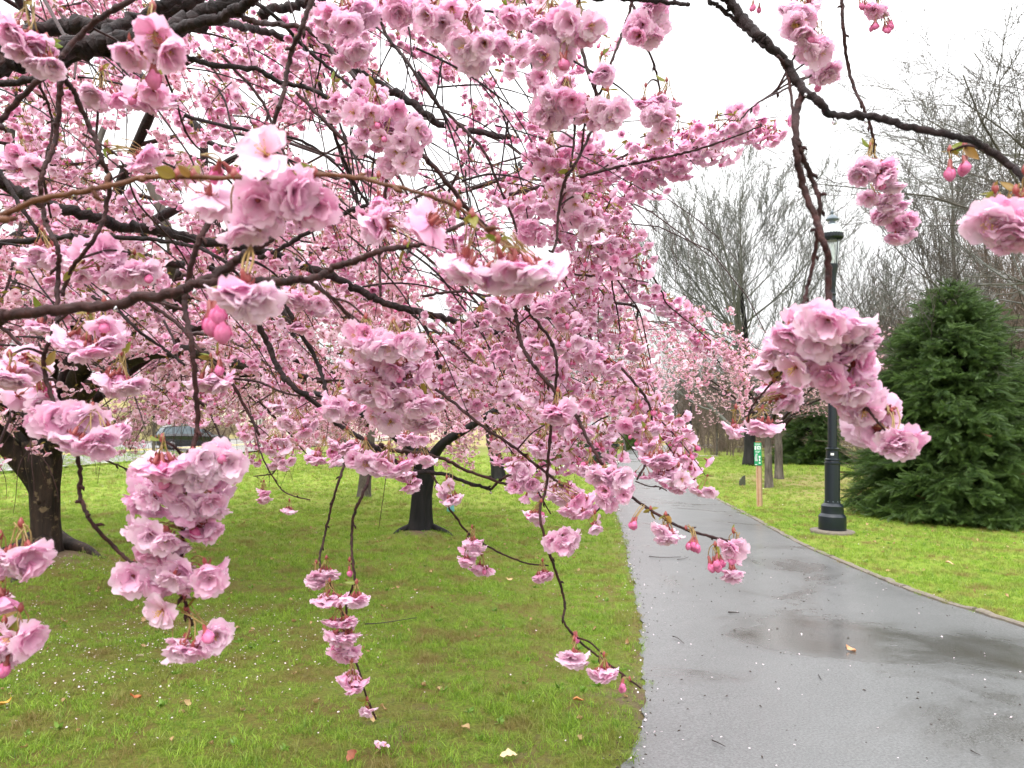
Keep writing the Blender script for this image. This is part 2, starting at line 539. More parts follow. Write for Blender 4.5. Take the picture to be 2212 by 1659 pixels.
BL = {k: [blossom(k, 10 * i + 3, 0) for i in range(3)] for k in KINDS}
BL1 = {k: [blossom(k, 10 * i + 5, 1) for i in range(3)] for k in KINDS}
BL2 = {k: [blossom(k, 10 * i + 7, 2) for i in range(3)] for k in ('double', 'skirt', 'open')}
BUDS = [bud(i) for i in range(3)]
FLOWER_MATS = [M['petal'], M['calyx'], M['stamen']]
BL_MESH = {k: [a.mesh("blossom", FLOWER_MATS) for a in v] for k, v in BL.items()}
BUD_MESH = [a.mesh("bud", [M['bud'], M['calyx'], M['stamen']]) for a in BUDS]
LEAF_MESH = [young_leaf(i, .026 + .004 * i).mesh("leaf", [M['leaf']]) for i in range(5)]

def umbel(seed, lod, nb, petal_m, stalk=.034):
    """a hanging bunch: node at the origin, blossoms below it. materials 0 petal 1 calyx 2 stamen 3 stalk 4 leaf 5 bud"""
    r_ = np.random.default_rng(seed); acc = Acc()
    src = [None, BL1, BL2][lod]
    kinds = list(src)
    for i in range(nb):
        az = i * 2 * math.pi / nb + r_.normal(0, .35)
        tilt = R(r_.uniform(15, 82)) if i < nb - 1 else R(r_.uniform(0, 25))
        d = np.array([math.sin(tilt) * math.cos(az), math.sin(tilt) * math.sin(az), -math.cos(tilt)])
        l = stalk * r_.uniform(.8, 1.25)
        p = d * l
        sag = np.array([d[0] * .55, d[1] * .55, d[2] * .3])
        n_st = 3
        acc.tube([(0, 0, 0), d * l * .5 + np.array([0, 0, .003]), p], [.0010, .0008, .0009], n_st, 3, cap=False)
        fd = d * 1.0 + np.array([0, 0, -.35]) + r_.normal(0, .28, 3)
        if r_.random() < .15:
            acc2 = Acc(); acc2.addx(BUDS[i % 3]); acc2.m = [5 if m == 0 else m for m in acc2.m]
            acc.addx(acc2, rotm(fd), p + d * .008)
        else:
            k = kinds[r_.integers(len(kinds))]
            acc.addx(src[k][r_.integers(3)], rotm(fd, r_.uniform(0, 6)), p + d * .010, r_.uniform(.85, 1.1))
    for i in range(2 if lod == 1 else seed % 3):
        lf = young_leaf(seed * 3 + i, .020 if lod == 1 else .032); lf.m = [4] * len(lf.m)
        acc.addx(lf, rotm([r_.normal(), r_.normal(), .2], r_.uniform(0, 6)))
    acc.lathe([(.001, -.004), (.0035, 0), (.002, .005)], 5, 1)
    return proto("umbel", acc, [petal_m, M['calyx'], M['stamen'], M['stalk'], M['leaf'], M['bud']])

UM1 = [umbel(100 + i, 1, 5, M['petal']) for i in range(6)]
UM2 = [umbel(200 + i, 2, (6, 5, 7, 4, 6, 3, 5, 6)[i], M['petal_far'], .040) for i in range(8)]
UM3 = [umbel(300 + i, 2, 4, M['petal_pale'], .028) for i in range(4)]
# ------------------------------------------------------------------ path outline, terrain
L_EDGE = np.array([(-0.6, -8), (-0.15, 0), (0.12, 1.5), (0.5, 3.45), (0.67, 4.05), (0.86, 4.9), (1.0, 5.9), (1.15, 6.9), (1.37, 8.8), (1.60, 10.6), (1.82, 12.7), (2.2, 16.4), (3.0, 23.0), (4.3, 32.0), (6.8, 45.6), (10.0, 62.0), (15.5, 76), (24, 86), (40, 92)])
R_EDGE = np.array([(4.9, -8), (4.5, 0), (4.3, 3.0), (4.15, 5.93), (3.95, 7.4), (3.98, 9.4), (4.08, 11.07), (4.45, 14.5), (4.8, 18.1), (5.2, 21.5), (6.2, 28), (9.5, 44), (13.2, 60), (19, 73), (27, 82), (40, 87.5)])
def resample_y(E, n=160):
    s = catmull(E, 12)
    d = np.concatenate([[0], np.cumsum(np.linalg.norm(np.diff(s, axis=0), axis=1))])
    # denser close by
    t = np.linspace(0, 1, n) ** 1.8 * d[-1]
    return np.stack([np.interp(t, d, s[:, 0]), np.interp(t, d, s[:, 1])], 1)
LS = catmull(L_EDGE, 10); RS = catmull(R_EDGE, 10)
def edge_x(S, y):
    return np.interp(y, S[:, 1], S[:, 0])
def path_sd(x, y):
    """about how far a place lies outside the path (negative: on it)"""
    xl, xr = edge_x(LS, y), edge_x(RS, y)
    sx = 1.0 / np.sqrt(1 + (np.interp(y, [0, 20, 45, 60, 76, 86], [0, .1, .2, .3, .5, .8])) ** 2)
    return np.maximum(xl - x, x - xr) * sx

def smooth(a, b, x):
    t = np.clip((x - a) / (b - a), 0, 1)
    return t * t * (3 - 2 * t)
_w = np.random.default_rng(5)
WAVES = [(_w.uniform(.15, 2.2), _w.uniform(.15, 2.2), _w.uniform(0, 6.3), _w.uniform(0, 6.3)) for _ in range(14)]
def lump(x, y):
    s = 0
    for a, b, p, q in WAVES: s = s + np.sin(a * x + p) * np.sin(b * y + q) / (a + b + .5)
    return s * 0.012
TRUNKS = [(-5.75, 9.1, .75), (-1.40, 11.2, .35)]
def terrain(x, y):
    z = lump(x, y) * smooth(0.0, 1.5, path_sd(x, y))
    z = z + 0.15 * smooth(-11, -18, x) + 0.5 * smooth(-18, -27, x)
    z = z + 9.0 * smooth(-32, -75, x) * smooth(-5, 25, y)
    for tx, ty, r_ in TRUNKS:
        d = np.hypot(x - tx, y - ty); z = z + 0.10 * np.exp(-(d / (r_ * 2)) ** 2)
    z = z - 0.035 * (1 - smooth(-0.06, 0.02, path_sd(x, y)))
    z = z + .6 * smooth(30, 80, x) + .2 * smooth(14, 30, x)
    return z

ROAD_N, ROAD_F = -18.0, -27.0
def build_ground():
    def spaced(bounds):
        out = []
        for a, b, st in bounds: out.append(np.arange(a, b, st))
        return np.concatenate(out)
    xs = spaced([(-400, -100, 25), (-100, -40, 5), (-40, -12, 1.0), (-12, -6, .3), (-6, 7, .10), (7, 14, .3), (14, 40, 1.5), (40, 120, 8), (120, 420, 30)])
    ys = spaced([(-60, -8, 6), (-8, 3, .5), (3, 12, .10), (12, 24, .3), (24, 60, .8), (60, 110, 2.5), (110, 200, 10), (200, 700, 50)])
    X, Y = np.meshgrid(xs, ys)
    Z = terrain(X, Y)
    Z = Z + 2.0 * smooth(200, 600, Y)
    Z = Z - 0.05 * (1 - smooth(.3, .0, np.maximum(ROAD_F - X, X - ROAD_N)) ) * 0
    inroad = (X < ROAD_N + .2) & (X > ROAD_F - .2)
    Z = np.where(inroad, Z - .12, Z)
    n, m = X.shape
    V = np.stack([X, Y, Z], -1).reshape(-1, 3)
    ii, jj = np.meshgrid(np.arange(n - 1), np.arange(m - 1), indexing='ij')
    b = (ii * m + jj).reshape(-1)
    Fc = np.stack([b, b + 1, b + m + 1, b + m], 1)
    me = bpy.data.meshes.new("lawn")
    me.vertices.add(len(V)); me.vertices.foreach_set("co", V.reshape(-1))
    me.loops.add(Fc.size); me.loops.foreach_set("vertex_index", Fc.reshape(-1).astype(np.int32))
    me.polygons.add(len(Fc)); me.polygons.foreach_set("loop_start", (np.arange(len(Fc)) * 4).astype(np.int32))
    me.polygons.foreach_set("use_smooth", np.ones(len(Fc), bool))
    me.update(calc_edges=True)
    def put(nm, val):
        a = me.attributes.new(nm, 'FLOAT', 'POINT'); a.data.foreach_set("value", np.clip(val, 0, 1).reshape(-1).astype(np.float32))
    put("lush", np.where(X < 3, smooth(6, 16, Y), .9) * (1 - smooth(30, 60, Y))); put("dirt", dirt_at(X, Y)); put("moss", moss_at(X, Y)); put("litter", litter_at(X, Y))
    me.materials.append(M['lawn'])
    o = link("lawn", me); tag(o, kind='structure')
    return o
def dirt_at(x, y):
    sd = path_sd(x, y)
    left = x < edge_x(LS, y) + .5
    w = np.where(left, .11, .07) + .07 * np.sin(y * 2.3) * np.sin(y * .9 + 1)
    d = .55 * np.exp(-(np.maximum(sd, 0) / np.maximum(w, .05)) ** 2)
    d = d + .30 * np.exp(-((x + .1) ** 2 / 1.6 + (y - 4.2) ** 2 / 1.8))           # the worn corner by the path
    for tx, ty, r_ in TRUNKS:
        d = d + .9 * np.exp(-((np.hypot(x - tx, y - ty) - r_ * .3) / (r_ * .9)) ** 2)
    return d
def moss_at(x, y):
    d = .95 * np.exp(-(((x + 4.6) / 2.3) ** 2 + ((y - 8.0) / 1.5) ** 2))
    d = d + .30 * smooth(9.5, 4.5, y) * smooth(1.5, -1, x)
    return d
def litter_at(x, y):
    a = smooth(5.0, 8.5, x) * smooth(9.5, 16, y) * (1 - smooth(24, 31, y)) * .8              # tan leaf litter under the evergreen and small cherries
    a = np.maximum(a, smooth(-30, -36, x) * .8)
    a = np.maximum(a, smooth(17, 24, x) * .8)
    a = np.maximum(a, smooth(60, 80, y) * .9)
    return a

def lawn_mat():
    m, N, L, B = nodes_of("lawn_grass")
    g = N.new("ShaderNodeNewGeometry"); P = g.outputs['Position']
    n_big = noise(N, L, P, .55, 4, .6)
    n_mid = noise(N, L, P, 2.6, 5, .65)
    n_fine = noise(N, L, P, 45, 5, .75)
    n_soil = noise(N, L, P, 1.25, 6, .62, .4)
    green = mix(N, L, ramp(N, L, n_fine, [(.3, 0.0), (.72, 1.0)]).outputs[0], (.035, .068, .007), (.27, .39, .035))
    olive = mix(N, L, n_fine, (.055, .045, .012), (.27, .20, .055))
    c = mix(N, L, ramp(N, L, n_mid, [(.40, 0.0), (.62, 1.0)]).outputs[0], green, olive)
    c = mix(N, L, math_(N, L, 'MULTIPLY', ramp(N, L, n_big, [(.5, 0.0), (.75, 1.0)]).outputs[0], .5), c, (.16, .23, .03))
    c = mix(N, L, math_(N, L, 'MULTIPLY', attr(N, "lush"), .42), c, mix(N, L, n_fine, (.19, .31, .025), (.46, .58, .07)))
    moss = mix(N, L, n_fine, (.055, .055, .008), (.19, .15, .022))
    c = mix(N, L, math_(N, L, 'MULTIPLY', attr(N, "moss"), .85), c, moss)
    tan = mix(N, L, n_fine, (.20, .13, .055), (.50, .40, .20))
    lit = math_(N, L, 'MULTIPLY', attr(N, "litter"), ramp(N, L, n_mid, [(.30, .25), (.62, 1.0)]).outputs[0])
    c = mix(N, L, lit, c, tan)
    soil = mix(N, L, n_fine, (.06, .040, .026), (.27, .19, .12))
    sm = math_(N, L, 'ADD', math_(N, L, 'MULTIPLY', attr(N, "dirt"), .50), math_(N, L, 'SUBTRACT', n_soil, .5))
    sm = math_(N, L, 'ADD', sm, math_(N, L, 'MULTIPLY', math_(N, L, 'SUBTRACT', noise(N, L, P, 9, 5, .8), .5), .9)); sm = ramp(N, L, sm, [(.16, 0.0), (.50, 1.0)]).outputs[0]
    c = mix(N, L, sm, c, soil)
    L.new(c, B.inputs['Base Color']); B.inputs['Roughness'].default_value = .8
    B.inputs['Specular IOR Level'].default_value = 0.25
    h = math_(N, L, 'ADD', noise(N, L, P, 28, 6, .8), math_(N, L, 'MULTIPLY', n_fine, .6))
    bump(N, L, h, B, .9, .03)
    return m
M['lawn'] = lawn_mat()

def asphalt(name, base0, base1, wet=True):
    m, N, L, B = nodes_of(name)
    g = N.new("ShaderNodeNewGeometry"); P = g.outputs['Position']
    n1 = noise(N, L, P, 75, 4, .8); n2 = noise(N, L, P, .55, 5, .6, .8); n3 = noise(N, L, P, 38, 5, .8); n4 = noise(N, L, P, 1.7, 4, .6)
    c = mix(N, L, ramp(N, L, n1, [(.34, 0.0), (.70, 1.0)]).outputs[0], base0, base1)
    c = mix(N, L, math_(N, L, 'MULTIPLY', n4, .4), c, [v * .55 for v in base0])
    c = mix(N, L, math_(N, L, 'MULTIPLY', ramp(N, L, n2, [(.52, 0.0), (.68, 1.0)]).outputs[0], .6), c, (.045, .034, .024))
    L.new(c, B.inputs['Base Color'])
    rg = ramp(N, L, n2, [(.36, .46), (.54, .36), (.62, .17), (.70, .09)])
    L.new(rg.outputs[0], B.inputs['Roughness'])
    B.inputs['Specular IOR Level'].default_value = .8
    B.inputs['Coat Weight'].default_value = .35; B.inputs['Coat Roughness'].default_value = .22
    wetness = ramp(N, L, n2, [(.40, .8), (.62, .08)])
    b = N.new("ShaderNodeBump"); b.inputs['Distance'].default_value = .007
    L.new(math_(N, L, 'MULTIPLY', wetness.outputs[0], .55), b.inputs['Strength'])
    L.new(n1, b.inputs['Height']); L.new(b.outputs[0], B.inputs['Normal'])
    return m
M['asphalt'] = asphalt("wet_path_asphalt", (.058, .060, .061), (.235, .24, .242))
M['road'] = asphalt("road_asphalt", (.13, .13, .135), (.27, .27, .27))
M['concrete'] = plain("concrete", (.36, .32, .27), .8, 0, .35, 14, .5)
M['kerb'] = plain("worn_kerb_stone", (.17, .145, .115), .8, 0, .45, 22, .7)
M['paint_white'] = plain("road_paint_white", (.75, .75, .72), .6, 0, .1, 8)
M['paint_yellow'] = plain("road_paint_yellow", (.72, .48, .12), .6, 0, .15, 8)

build_ground()

# the asphalt path
def build_path():
    acc = Acc(); r_ = np.random.default_rng(3)
    ysamp = np.concatenate([np.arange(-8, 3, .4), np.arange(3, 12, .06), np.arange(12, 30, .3), np.arange(30, 75, 1.0)])
    rows = []
    K = 14
    for y in ysamp:
        xl = edge_x(LS, y) + .012 * math.sin(y * 3.3) + .010 * math.sin(y * 13.1 + 1) * math.sin(y * 5.2) + r_.normal(0, .012)
        xr = edge_x(RS, y) + .006 * math.sin(y * 7)
        t = np.linspace(0, 1, K)
        rows.append(np.stack([xl + (xr - xl) * t, np.full(K, y), .006 + .02 * 4 * t * (1 - t) * .5 - .012 * (t == 0)], 1))
    # the bend far off
    tail_l = LS[LS[:, 1] > 75.5]; tail_r = RS[RS[:, 1] > 72]
    for s in np.linspace(0, 1, 14):
        a = tail_l[int(s * (len(tail_l) - 1))]; b = tail_r[int(s * (len(tail_r) - 1))]
        t = np.linspace(0, 1, K)
        rows.append(np.stack([a[0] + (b[0] - a[0]) * t, a[1] + (b[1] - a[1]) * t, np.full(K, .05)], 1))
    V = np.array(rows); n = len(rows)
    f = [(i * K + j, i * K + j + 1, (i + 1) * K + j + 1, (i + 1) * K + j) for i in range(n - 1) for j in range(K - 1)]
    acc.add(V.reshape(-1, 3), f)
    tag(acc.obj("path", M['asphalt']), kind='structure')
build_path()

# kerb stones along the right side of the path: each stone a piece
def build_kerb():
    root = empty("path_kerb", (4.1, 6, 0)); tag(root, kind='structure')
    r_ = np.random.default_rng(8)
    S = RS[(RS[:, 1] > 2.0) & (RS[:, 1] < 31)]
    d = np.concatenate([[0], np.cumsum(np.linalg.norm(np.diff(S, axis=0), axis=1))])
    t = 0.0
    while t < d[-1] - 1.2:
        l = r_.uniform(.55, 1.15)
        if r_.random() > .03:
            acc = Acc(); k = 7; ts = np.linspace(t, t + l - r_.uniform(.012, .05), k)
            x = np.interp(ts, d, S[:, 0]); y = np.interp(ts, d, S[:, 1])
            tx = np.gradient(x); ty = np.gradient(y); q = np.hypot(tx, ty); nx, ny = ty / q, -tx / q
            w = .085 * (1 + r_.normal(0, .10, k)); o0 = r_.normal(0, .006, k); h = .022 + r_.normal(0, .005, k) + r_.uniform(-.006, .010)
            P = []
            for i in range(k):
                for (a, z) in ((-.002, -.05), (.000, h[i] * .7), (.015, h[i]), (.6 * w[i], h[i] + r_.normal(0, .004)), (w[i], h[i] * .6), (w[i] + .01, -.05)):
                    P.append((x[i] + nx[i] * (a + o0[i]), y[i] + ny[i] * (a + o0[i]), z))
            f = [(i * 6 + j, i * 6 + j + 1, (i + 1) * 6 + j + 1, (i + 1) * 6 + j) for i in range(k - 1) for j in range(5)]
            f += [tuple(range(5, -1, -1)), tuple((k - 1) * 6 + j for j in range(6))]
            acc.add(np.array(P), f, 0, 0, False)
            acc.obj("kerb_stone", M['kerb'], root)
        t += l
build_kerb()

# the road on the left, its markings and kerb
def strip(name, x0, x1, y0, y1, dz, m, kind='structure', step=3.0, parent=None):
    acc = Acc(); ys = np.arange(y0, y1 + step, step); P = []
    for y in ys:
        for x in np.linspace(x0, x1, 5):
            P.append((x, y, float(terrain(np.array(x), np.array(y))) * 1.0 + dz))
    n = len(ys)
    acc.add(np.array(P), [(i * 5 + j, i * 5 + j + 1, (i + 1) * 5 + j + 1, (i + 1) * 5 + j) for i in range(n - 1) for j in range(4)])
    o = acc.obj(name, m, parent)
    if kind: tag(o, kind=kind)
    return o
strip("road", ROAD_F, ROAD_N, 0, 210, .0, M['road'])
strip("road_edge_line", ROAD_N - .32, ROAD_N - .16, 0, 210, .008, M['paint_white'])
strip("road_centre_line", -22.75, -22.60, 0, 210, .008, M['paint_yellow'])
strip("road_centre_line", -22.40, -22.25, 0, 210, .008, M['paint_yellow'])
acc = Acc()
for y in np.arange(0, 200, 3.0):
    for y0 in (y,):
        z = float(terrain(np.array(ROAD_F), np.array(y)))
        acc.box((ROAD_F - .18, y0, z - .1), (ROAD_F + .0, y0 + 2.98, z + .13))
tag(acc.obj("road_kerb", M['concrete']), kind='structure')
# a far walk crossing beyond the lawn on the right
acc = Acc()
P = catmull([(13, 66, 0), (20, 66, .1), (30, 64, .42), (46, 60, .9), (70, 56, 1.8)], 8)
V = []
for p in P:
    for w in (-.9, .9): V.append((p[0], p[1] + w, float(terrain(np.array(p[0]), np.array(p[1] + w))) + .05))
acc.add(np.array(V), [(i * 2, i * 2 + 2, i * 2 + 3, i * 2 + 1) for i in range(len(P) - 1)])
tag(acc.obj("far_walk", M['concrete']), kind='structure')

# ------------------------------------------------------------------ grass, petals, litter
M['grass'] = leafy("grass_blades", (.048, .13, .010), (.40, .58, .060), .35, .55, ((.26, .21, .065), 2.3, .50, .64))
def tuft(seed, n=18, r=.032, h=.042):
    r_ = np.random.default_rng(seed); acc = Acc()
    for i in range(n):
        a = r_.uniform(0, 6.28); q = r * math.sqrt(r_.random()); b = np.array([q * math.cos(a), q * math.sin(a), -.004])
        l = h * r_.uniform(.5, 1.3); d = np.array([r_.normal(0, .5), r_.normal(0, .5), 1.0]); d /= np.linalg.norm(d)
        w = np.array([math.cos(a + 1), math.sin(a + 1), 0]) * .0013
        m1 = b + d * l * .55; t = b + d * l + np.array([d[0], d[1], -.35]) * l * .35
        acc.add([b - w, b + w, m1 + w * .8, m1 - w * .8, t], [(0, 1, 2, 3), (3, 2, 4)], 0, r_.uniform(0, 1))
    return proto("tuft", acc, [M['grass']])
TUFTS = [tuft(i) for i in range(8)]
def grass_points(n, x0, x1, y0, y1, k=1.0):
    r_ = np.random.default_rng(int(y0 * 10 + n))
    x = r_.uniform(x0, x1, n); y = r_.uniform(y0, y1, n)
    vis = np.abs(x) < .72 * y + .6
    sd = path_sd(x, y)
    q = .62 * np.sin(x * 2.1 + 1.3 * np.sin(y * 1.7)) * np.sin(y * 2.6 + 1.1 * np.sin(x * 1.3)) + .4 * np.sin(x * 5.7 + y) * np.sin(y * 6.1 - x)
    keep = (sd > r_.normal(.0, .03, n)) & vis & (.7 * dirt_at(x, y) + .35 * moss_at(x, y) + .5 * litter_at(x, y) + .30 * q < r_.uniform(.15, .8, n))
    for tx, ty, r2 in TRUNKS: keep &= np.hypot(x - tx, y - ty) > r2 * .55
    x, y = x[keep], y[keep]; q = q[keep]
    s = (.5 + 1.3 * r_.random(len(x)) ** 2.2) * (1.0 - .35 * np.clip(q, -1, 1)) * k
    z = terrain(x, y); z = np.where(path_sd(x, y) < .03, np.maximum(z, .004), z)
    return np.stack([x, y, z], 1), s
P1, S1 = grass_points(52000, -6.5, 6.5, 3.2, 8.5, .8)
P2, S2 = grass_points(52000, -10, 10.5, 8.5, 15, 1.0)
P3, S3 = grass_points(26000, -16, 16, 15, 24, 1.4)
P4, S4 = grass_points(30000, -24, 24, 24, 46, 2.0)
P = np.concatenate([P1, P2, P3, P4]); S = np.concatenate([S1, S2, S3, S4])
E = np.stack([rng.normal(0, .12, len(P)), rng.normal(0, .12, len(P)), rng.uniform(0, 6.28, len(P))], 1)
tag(scatter("grass", P, E, S, TUFTS), "short green lawn grass growing on both sides of the path", "grass", kind='stuff')

# small clover-like weed tufts
M['weed'] = leafy("broad_weed_leaves", (.09, .22, .02), (.22, .36, .05), .3)
def weed(seed):
    r_ = np.random.default_rng(seed); acc = Acc()
    for i in range(9):
        lf = young_leaf(seed * 20 + i, r_.uniform(.03, .05)); acc.addx(lf, rotm([r_.normal(), r_.normal(), .6], r_.uniform(0, 6)))
    return proto("weed", acc, [M['weed']])
WEEDS = [weed(i) for i in range(3)]
n = 420; x = rng.uniform(-7, 7, n); y = rng.uniform(3.6, 13, n); k = (path_sd(x, y) > .12)
x, y = x[k], y[k]
tag(scatter("weeds", np.stack([x, y, terrain(x, y)], 1), np.stack([0 * x, 0 * x, rng.uniform(0, 6, len(x))], 1), rng.uniform(.5, 1.1, len(x)), WEEDS),
    "low broad-leaved weeds dotted through the lawn", "weeds", kind='stuff')

# fallen petals
M['fallen'] = leafy("fallen_petal", (.86, .70, .76), (.90, .82, .84), .2)
M['dry'] = leafy("dry_leaf", (.30, .16, .06), (.58, .42, .22), .15, .6)
def flat_petal(seed):
    r_ = np.random.default_rng(seed); acc = Acc()
    petal(acc, 0, .013, .008, 80, 110, 3, 3, r_, .1); return proto("fallen_petal", acc, [M['fallen']])
FP = [flat_petal(i) for i in range(4)]
def drop_on(n, x0, x1, y0, y1, f=None):
    x = rng.uniform(x0, x1, n); y = rng.uniform(y0, y1, n)
    if f is not None:
        k = f(x, y) > rng.random(n); x, y = x[k], y[k]
    on = path_sd(x, y) < 0
    z = np.where(on, .02, terrain(x, y) + .012)
    return np.stack([x, y, z], 1)
ye = 3.4 + 13 * rng.random(520) ** 1.6; xe = edge_x(LS, ye) + rng.normal(.0, .07, 520)
EDGE = np.stack([xe, ye, np.where(path_sd(xe, ye) < 0, .02, .012)], 1)
Pp = np.concatenate([EDGE[:110], drop_on(2300, -4.6, -.9, 4.0, 7.2, lambda x, y: np.exp(-(((x + 2.9) / 1.3) ** 2 + ((y - 5.5) / 1.1) ** 2)) + .08),
                     drop_on(700, -8, 1.5, 3.8, 15), drop_on(110, .6, 4.0, 3.6, 9), drop_on(380, 4.0, 11, 6, 16), drop_on(800, -16, 8, 15, 30),
                     drop_on(160, -5.9, -4.4, 8.2, 8.9)])
E = np.stack([rng.normal(0, .35, len(Pp)), rng.normal(0, .35, len(Pp)), rng.uniform(0, 6.28, len(Pp))], 1)
dist = Pp[:, 1]
tag(scatter("fallen_petals", Pp, E, rng.uniform(.55, 1.15, len(Pp)) * np.where(dist > 14, 1.6, 1.0), FP), "small white and pink petals fallen over the grass and the path", "petals", kind='stuff')
def dry_leaf(seed, L=.05):
    r_ = np.random.default_rng(seed); acc = Acc()
    nu = 7; u = np.linspace(0, 1, nu); w = .34 * L * np.sin(np.pi * u ** .85) * (1 + .35 * np.sin(u * 19 + seed)) + .0006
    V = []
    for i in range(nu):
        for v in (-1, -.5, 0, .5, 1): V.append((u[i] * L - L / 2, v * w[i], .012 * abs(v) ** 1.5 * (1 + .6 * math.sin(seed + i)) + .010 * math.sin(u[i] * 3 + seed)))
    acc.add(V, [(i * 5 + j, i * 5 + j + 1, i * 5 + j + 6, i * 5 + j + 5) for i in range(nu - 1) for j in range(4)], 0, r_.random())
    return acc
DL = [proto("litter_leaf", dry_leaf(i), [M['dry']]) for i in range(5)]
Pl = np.concatenate([drop_on(330, -7, 1, 3.8, 14), drop_on(520, 5, 14, 9, 24), drop_on(300, -16, 6, 14, 30), drop_on(70, 4, 9, 6, 12)])
Pl = Pl[path_sd(Pl[:, 0], Pl[:, 1]) > .05]
E = np.stack([rng.normal(0, .3, len(Pl)), rng.normal(0, .3, len(Pl)), rng.uniform(0, 6.28, len(Pl))], 1)
tag(scatter("leaf_litter", Pl, E, rng.uniform(.5, 1.1, len(Pl)), DL), "small dry brown leaves scattered in the grass", "leaf litter", kind='stuff')
# grit and debris on the path
M['grit'] = plain("dark_debris", (.05, .035, .025), .7)
def crumb(seed):
    acc = Acc(); r_ = np.random.default_rng(seed)
    acc.tube([(-.006, 0, 0), (0, .001, .002), (.007, -.001, 0)], [.0015, .003, .001], 4); return proto("crumb", acc, [M['grit']])
Pg = drop_on(420, .3, 4.2, 3.4, 10); Pg = Pg[path_sd(Pg[:, 0], Pg[:, 1]) < -.02]; Pg[:, 2] = .018; Pg = np.concatenate([Pg, EDGE[200:]])
tag(scatter("path_debris", Pg, np.stack([0 * Pg[:, 0], 0 * Pg[:, 0], rng.uniform(0, 6, len(Pg))], 1), rng.uniform(.4, 1.5, len(Pg)), [crumb(1), crumb(2)]), "tiny dark bud scales and crumbs on the wet path", "debris", kind='stuff')

# single leaves and sticks one can point at
def one_leaf(px, py, L, label, col, seed, name="fallen_leaf"):
    p = ground_at(px, py); on = path_sd(p[0], p[1]) < 0
    acc = dry_leaf(seed, L)
    m = plain("dry_leaf_" + str(seed), col, .6, 0, .35, 60)
    o = link(name, acc.mesh(name, [m])); o.location = (p[0], p[1], .03 if on else float(terrain(p[0], p[1])) + .03)
    o.rotation_euler = (.1, .25, seed * 1.3)
    tag(o, label, "leaf")
one_leaf(10, 1525, .075, "curled orange leaf lying in the grass at the left edge of the picture", (.60, .30, .05), 3)
one_leaf(1098, 1648, .085, "pale tan leaf in the grass at the bottom edge, left of the path", (.66, .50, .28), 5)
one_leaf(300, 1428, .085, "cream-coloured narrow leaf among the white petals on the left lawn", (.62, .52, .34), 7)
one_leaf(1838, 1411, .075, "small ragged brown leaf lying alone on the wet path", (.52, .27, .14), 9)
one_leaf(1100, 1258, .09, "tan leaf in the grass below the short hanging spray, left of the path", (.66, .45, .24), 11)
one_leaf(760, 1652, .075, "dark reddish leaf in the grass at the bottom, left of the pale tan one", (.26, .08, .04), 13)
one_leaf(292, 1512, .065, "rust-red crumpled leaf on the petal-strewn lawn at lower left", (.45, .14, .04), 15)
one_leaf(1250, 1524, .06, "small orange leaf in the worn grass left of the tip of the long spray", (.50, .20, .06), 17)
one_leaf(2052, 1222, .10, "pinkish brown leaf in the right lawn below the evergreen", (.52, .32, .2), 19)
M['stick'] = plain("stick", (.035, .025, .022), .6, 0, .3, 60)
def one_stick(pts, r, label):
    P = []
    for (x, y) in pts:
        g = ground_at(x, y); P.append((g[0], g[1], .024 if path_sd(g[0], g[1]) < 0 else float(terrain(g[0], g[1])) + .035))
    acc = Acc(); C = catmull(P, 4); acc.tube(C, np.linspace(r, r * .5, len(C)), 5)
    o = acc.obj("stick", M['stick']); tag(o, label, "stick", "sticks and twigs dropped on the ground")
one_stick([(1402, 1206), (1430, 1208), (1471, 1207)], .006, "long thin dark stick lying across the path below the blossom tips")
one_stick([(1463, 1213), (1476, 1211), (1488, 1207)], .004, "short thin stick just right of the long one on the path")
one_stick([(1453, 1381), (1464, 1385), (1478, 1397)], .004, "bent stick on the path near its left edge, halfway down")
one_stick([(1573, 1328), (1597, 1329)], .007, "short thick stub of wood on the dark wet patch of the path")
one_stick([(1538, 1609), (1552, 1615), (1567, 1623)], .0035, "slanting twig on the path near the bottom of the picture")
one_stick([(2096, 1739), (2116, 1747)], .004, "small twig on the path out at the lower right")
one_stick([(2097, 1631), (2106, 1636), (2118, 1642)], .003, "reddish twig on the path at the lower right corner")
one_stick([(788, 1359), (830, 1356), (900, 1345)], .005, "dark forked stick lying in the grass right of the hanging spray")
one_stick([(1768, 1465), (1774, 1476)], .003, "tiny twig in the middle of the wet path")
# ------------------------------------------------------------------ weeping cherries
def wander(r_, p, d, length, n, trop, jit, rad0, rad1):
    """polyline that bends by trop (vector added each step)"""
    P = [np.array(p, float)]; d = np.array(d, float); d /= np.linalg.norm(d)
    for i in range(n):
        d = d + trop * (1.0 / n) + r_.normal(0, jit, 3); d /= np.linalg.norm(d)
        P.append(P[-1] + d * length / n)
    return np.array(P), np.linspace(rad0, rad1, n + 1)

def bark_ridge(seed, amp=.10, lobes=5):
    r_ = np.random.default_rng(seed); ph = r_.uniform(0, 6.28, 6)
    def f(t, th):
        T, H = t[:, None], th[None, :]
        return 1 + amp * (np.sin(lobes * H + ph[0] + 1.6 * T) * .7 + .5 * np.sin((lobes + 4) * H + ph[1] - 3 * T) + .35 * np.sin(17 * H + ph[2] + 9 * T) + .3 * np.sin(3 * H + 13 * T + ph[3]))
    return f

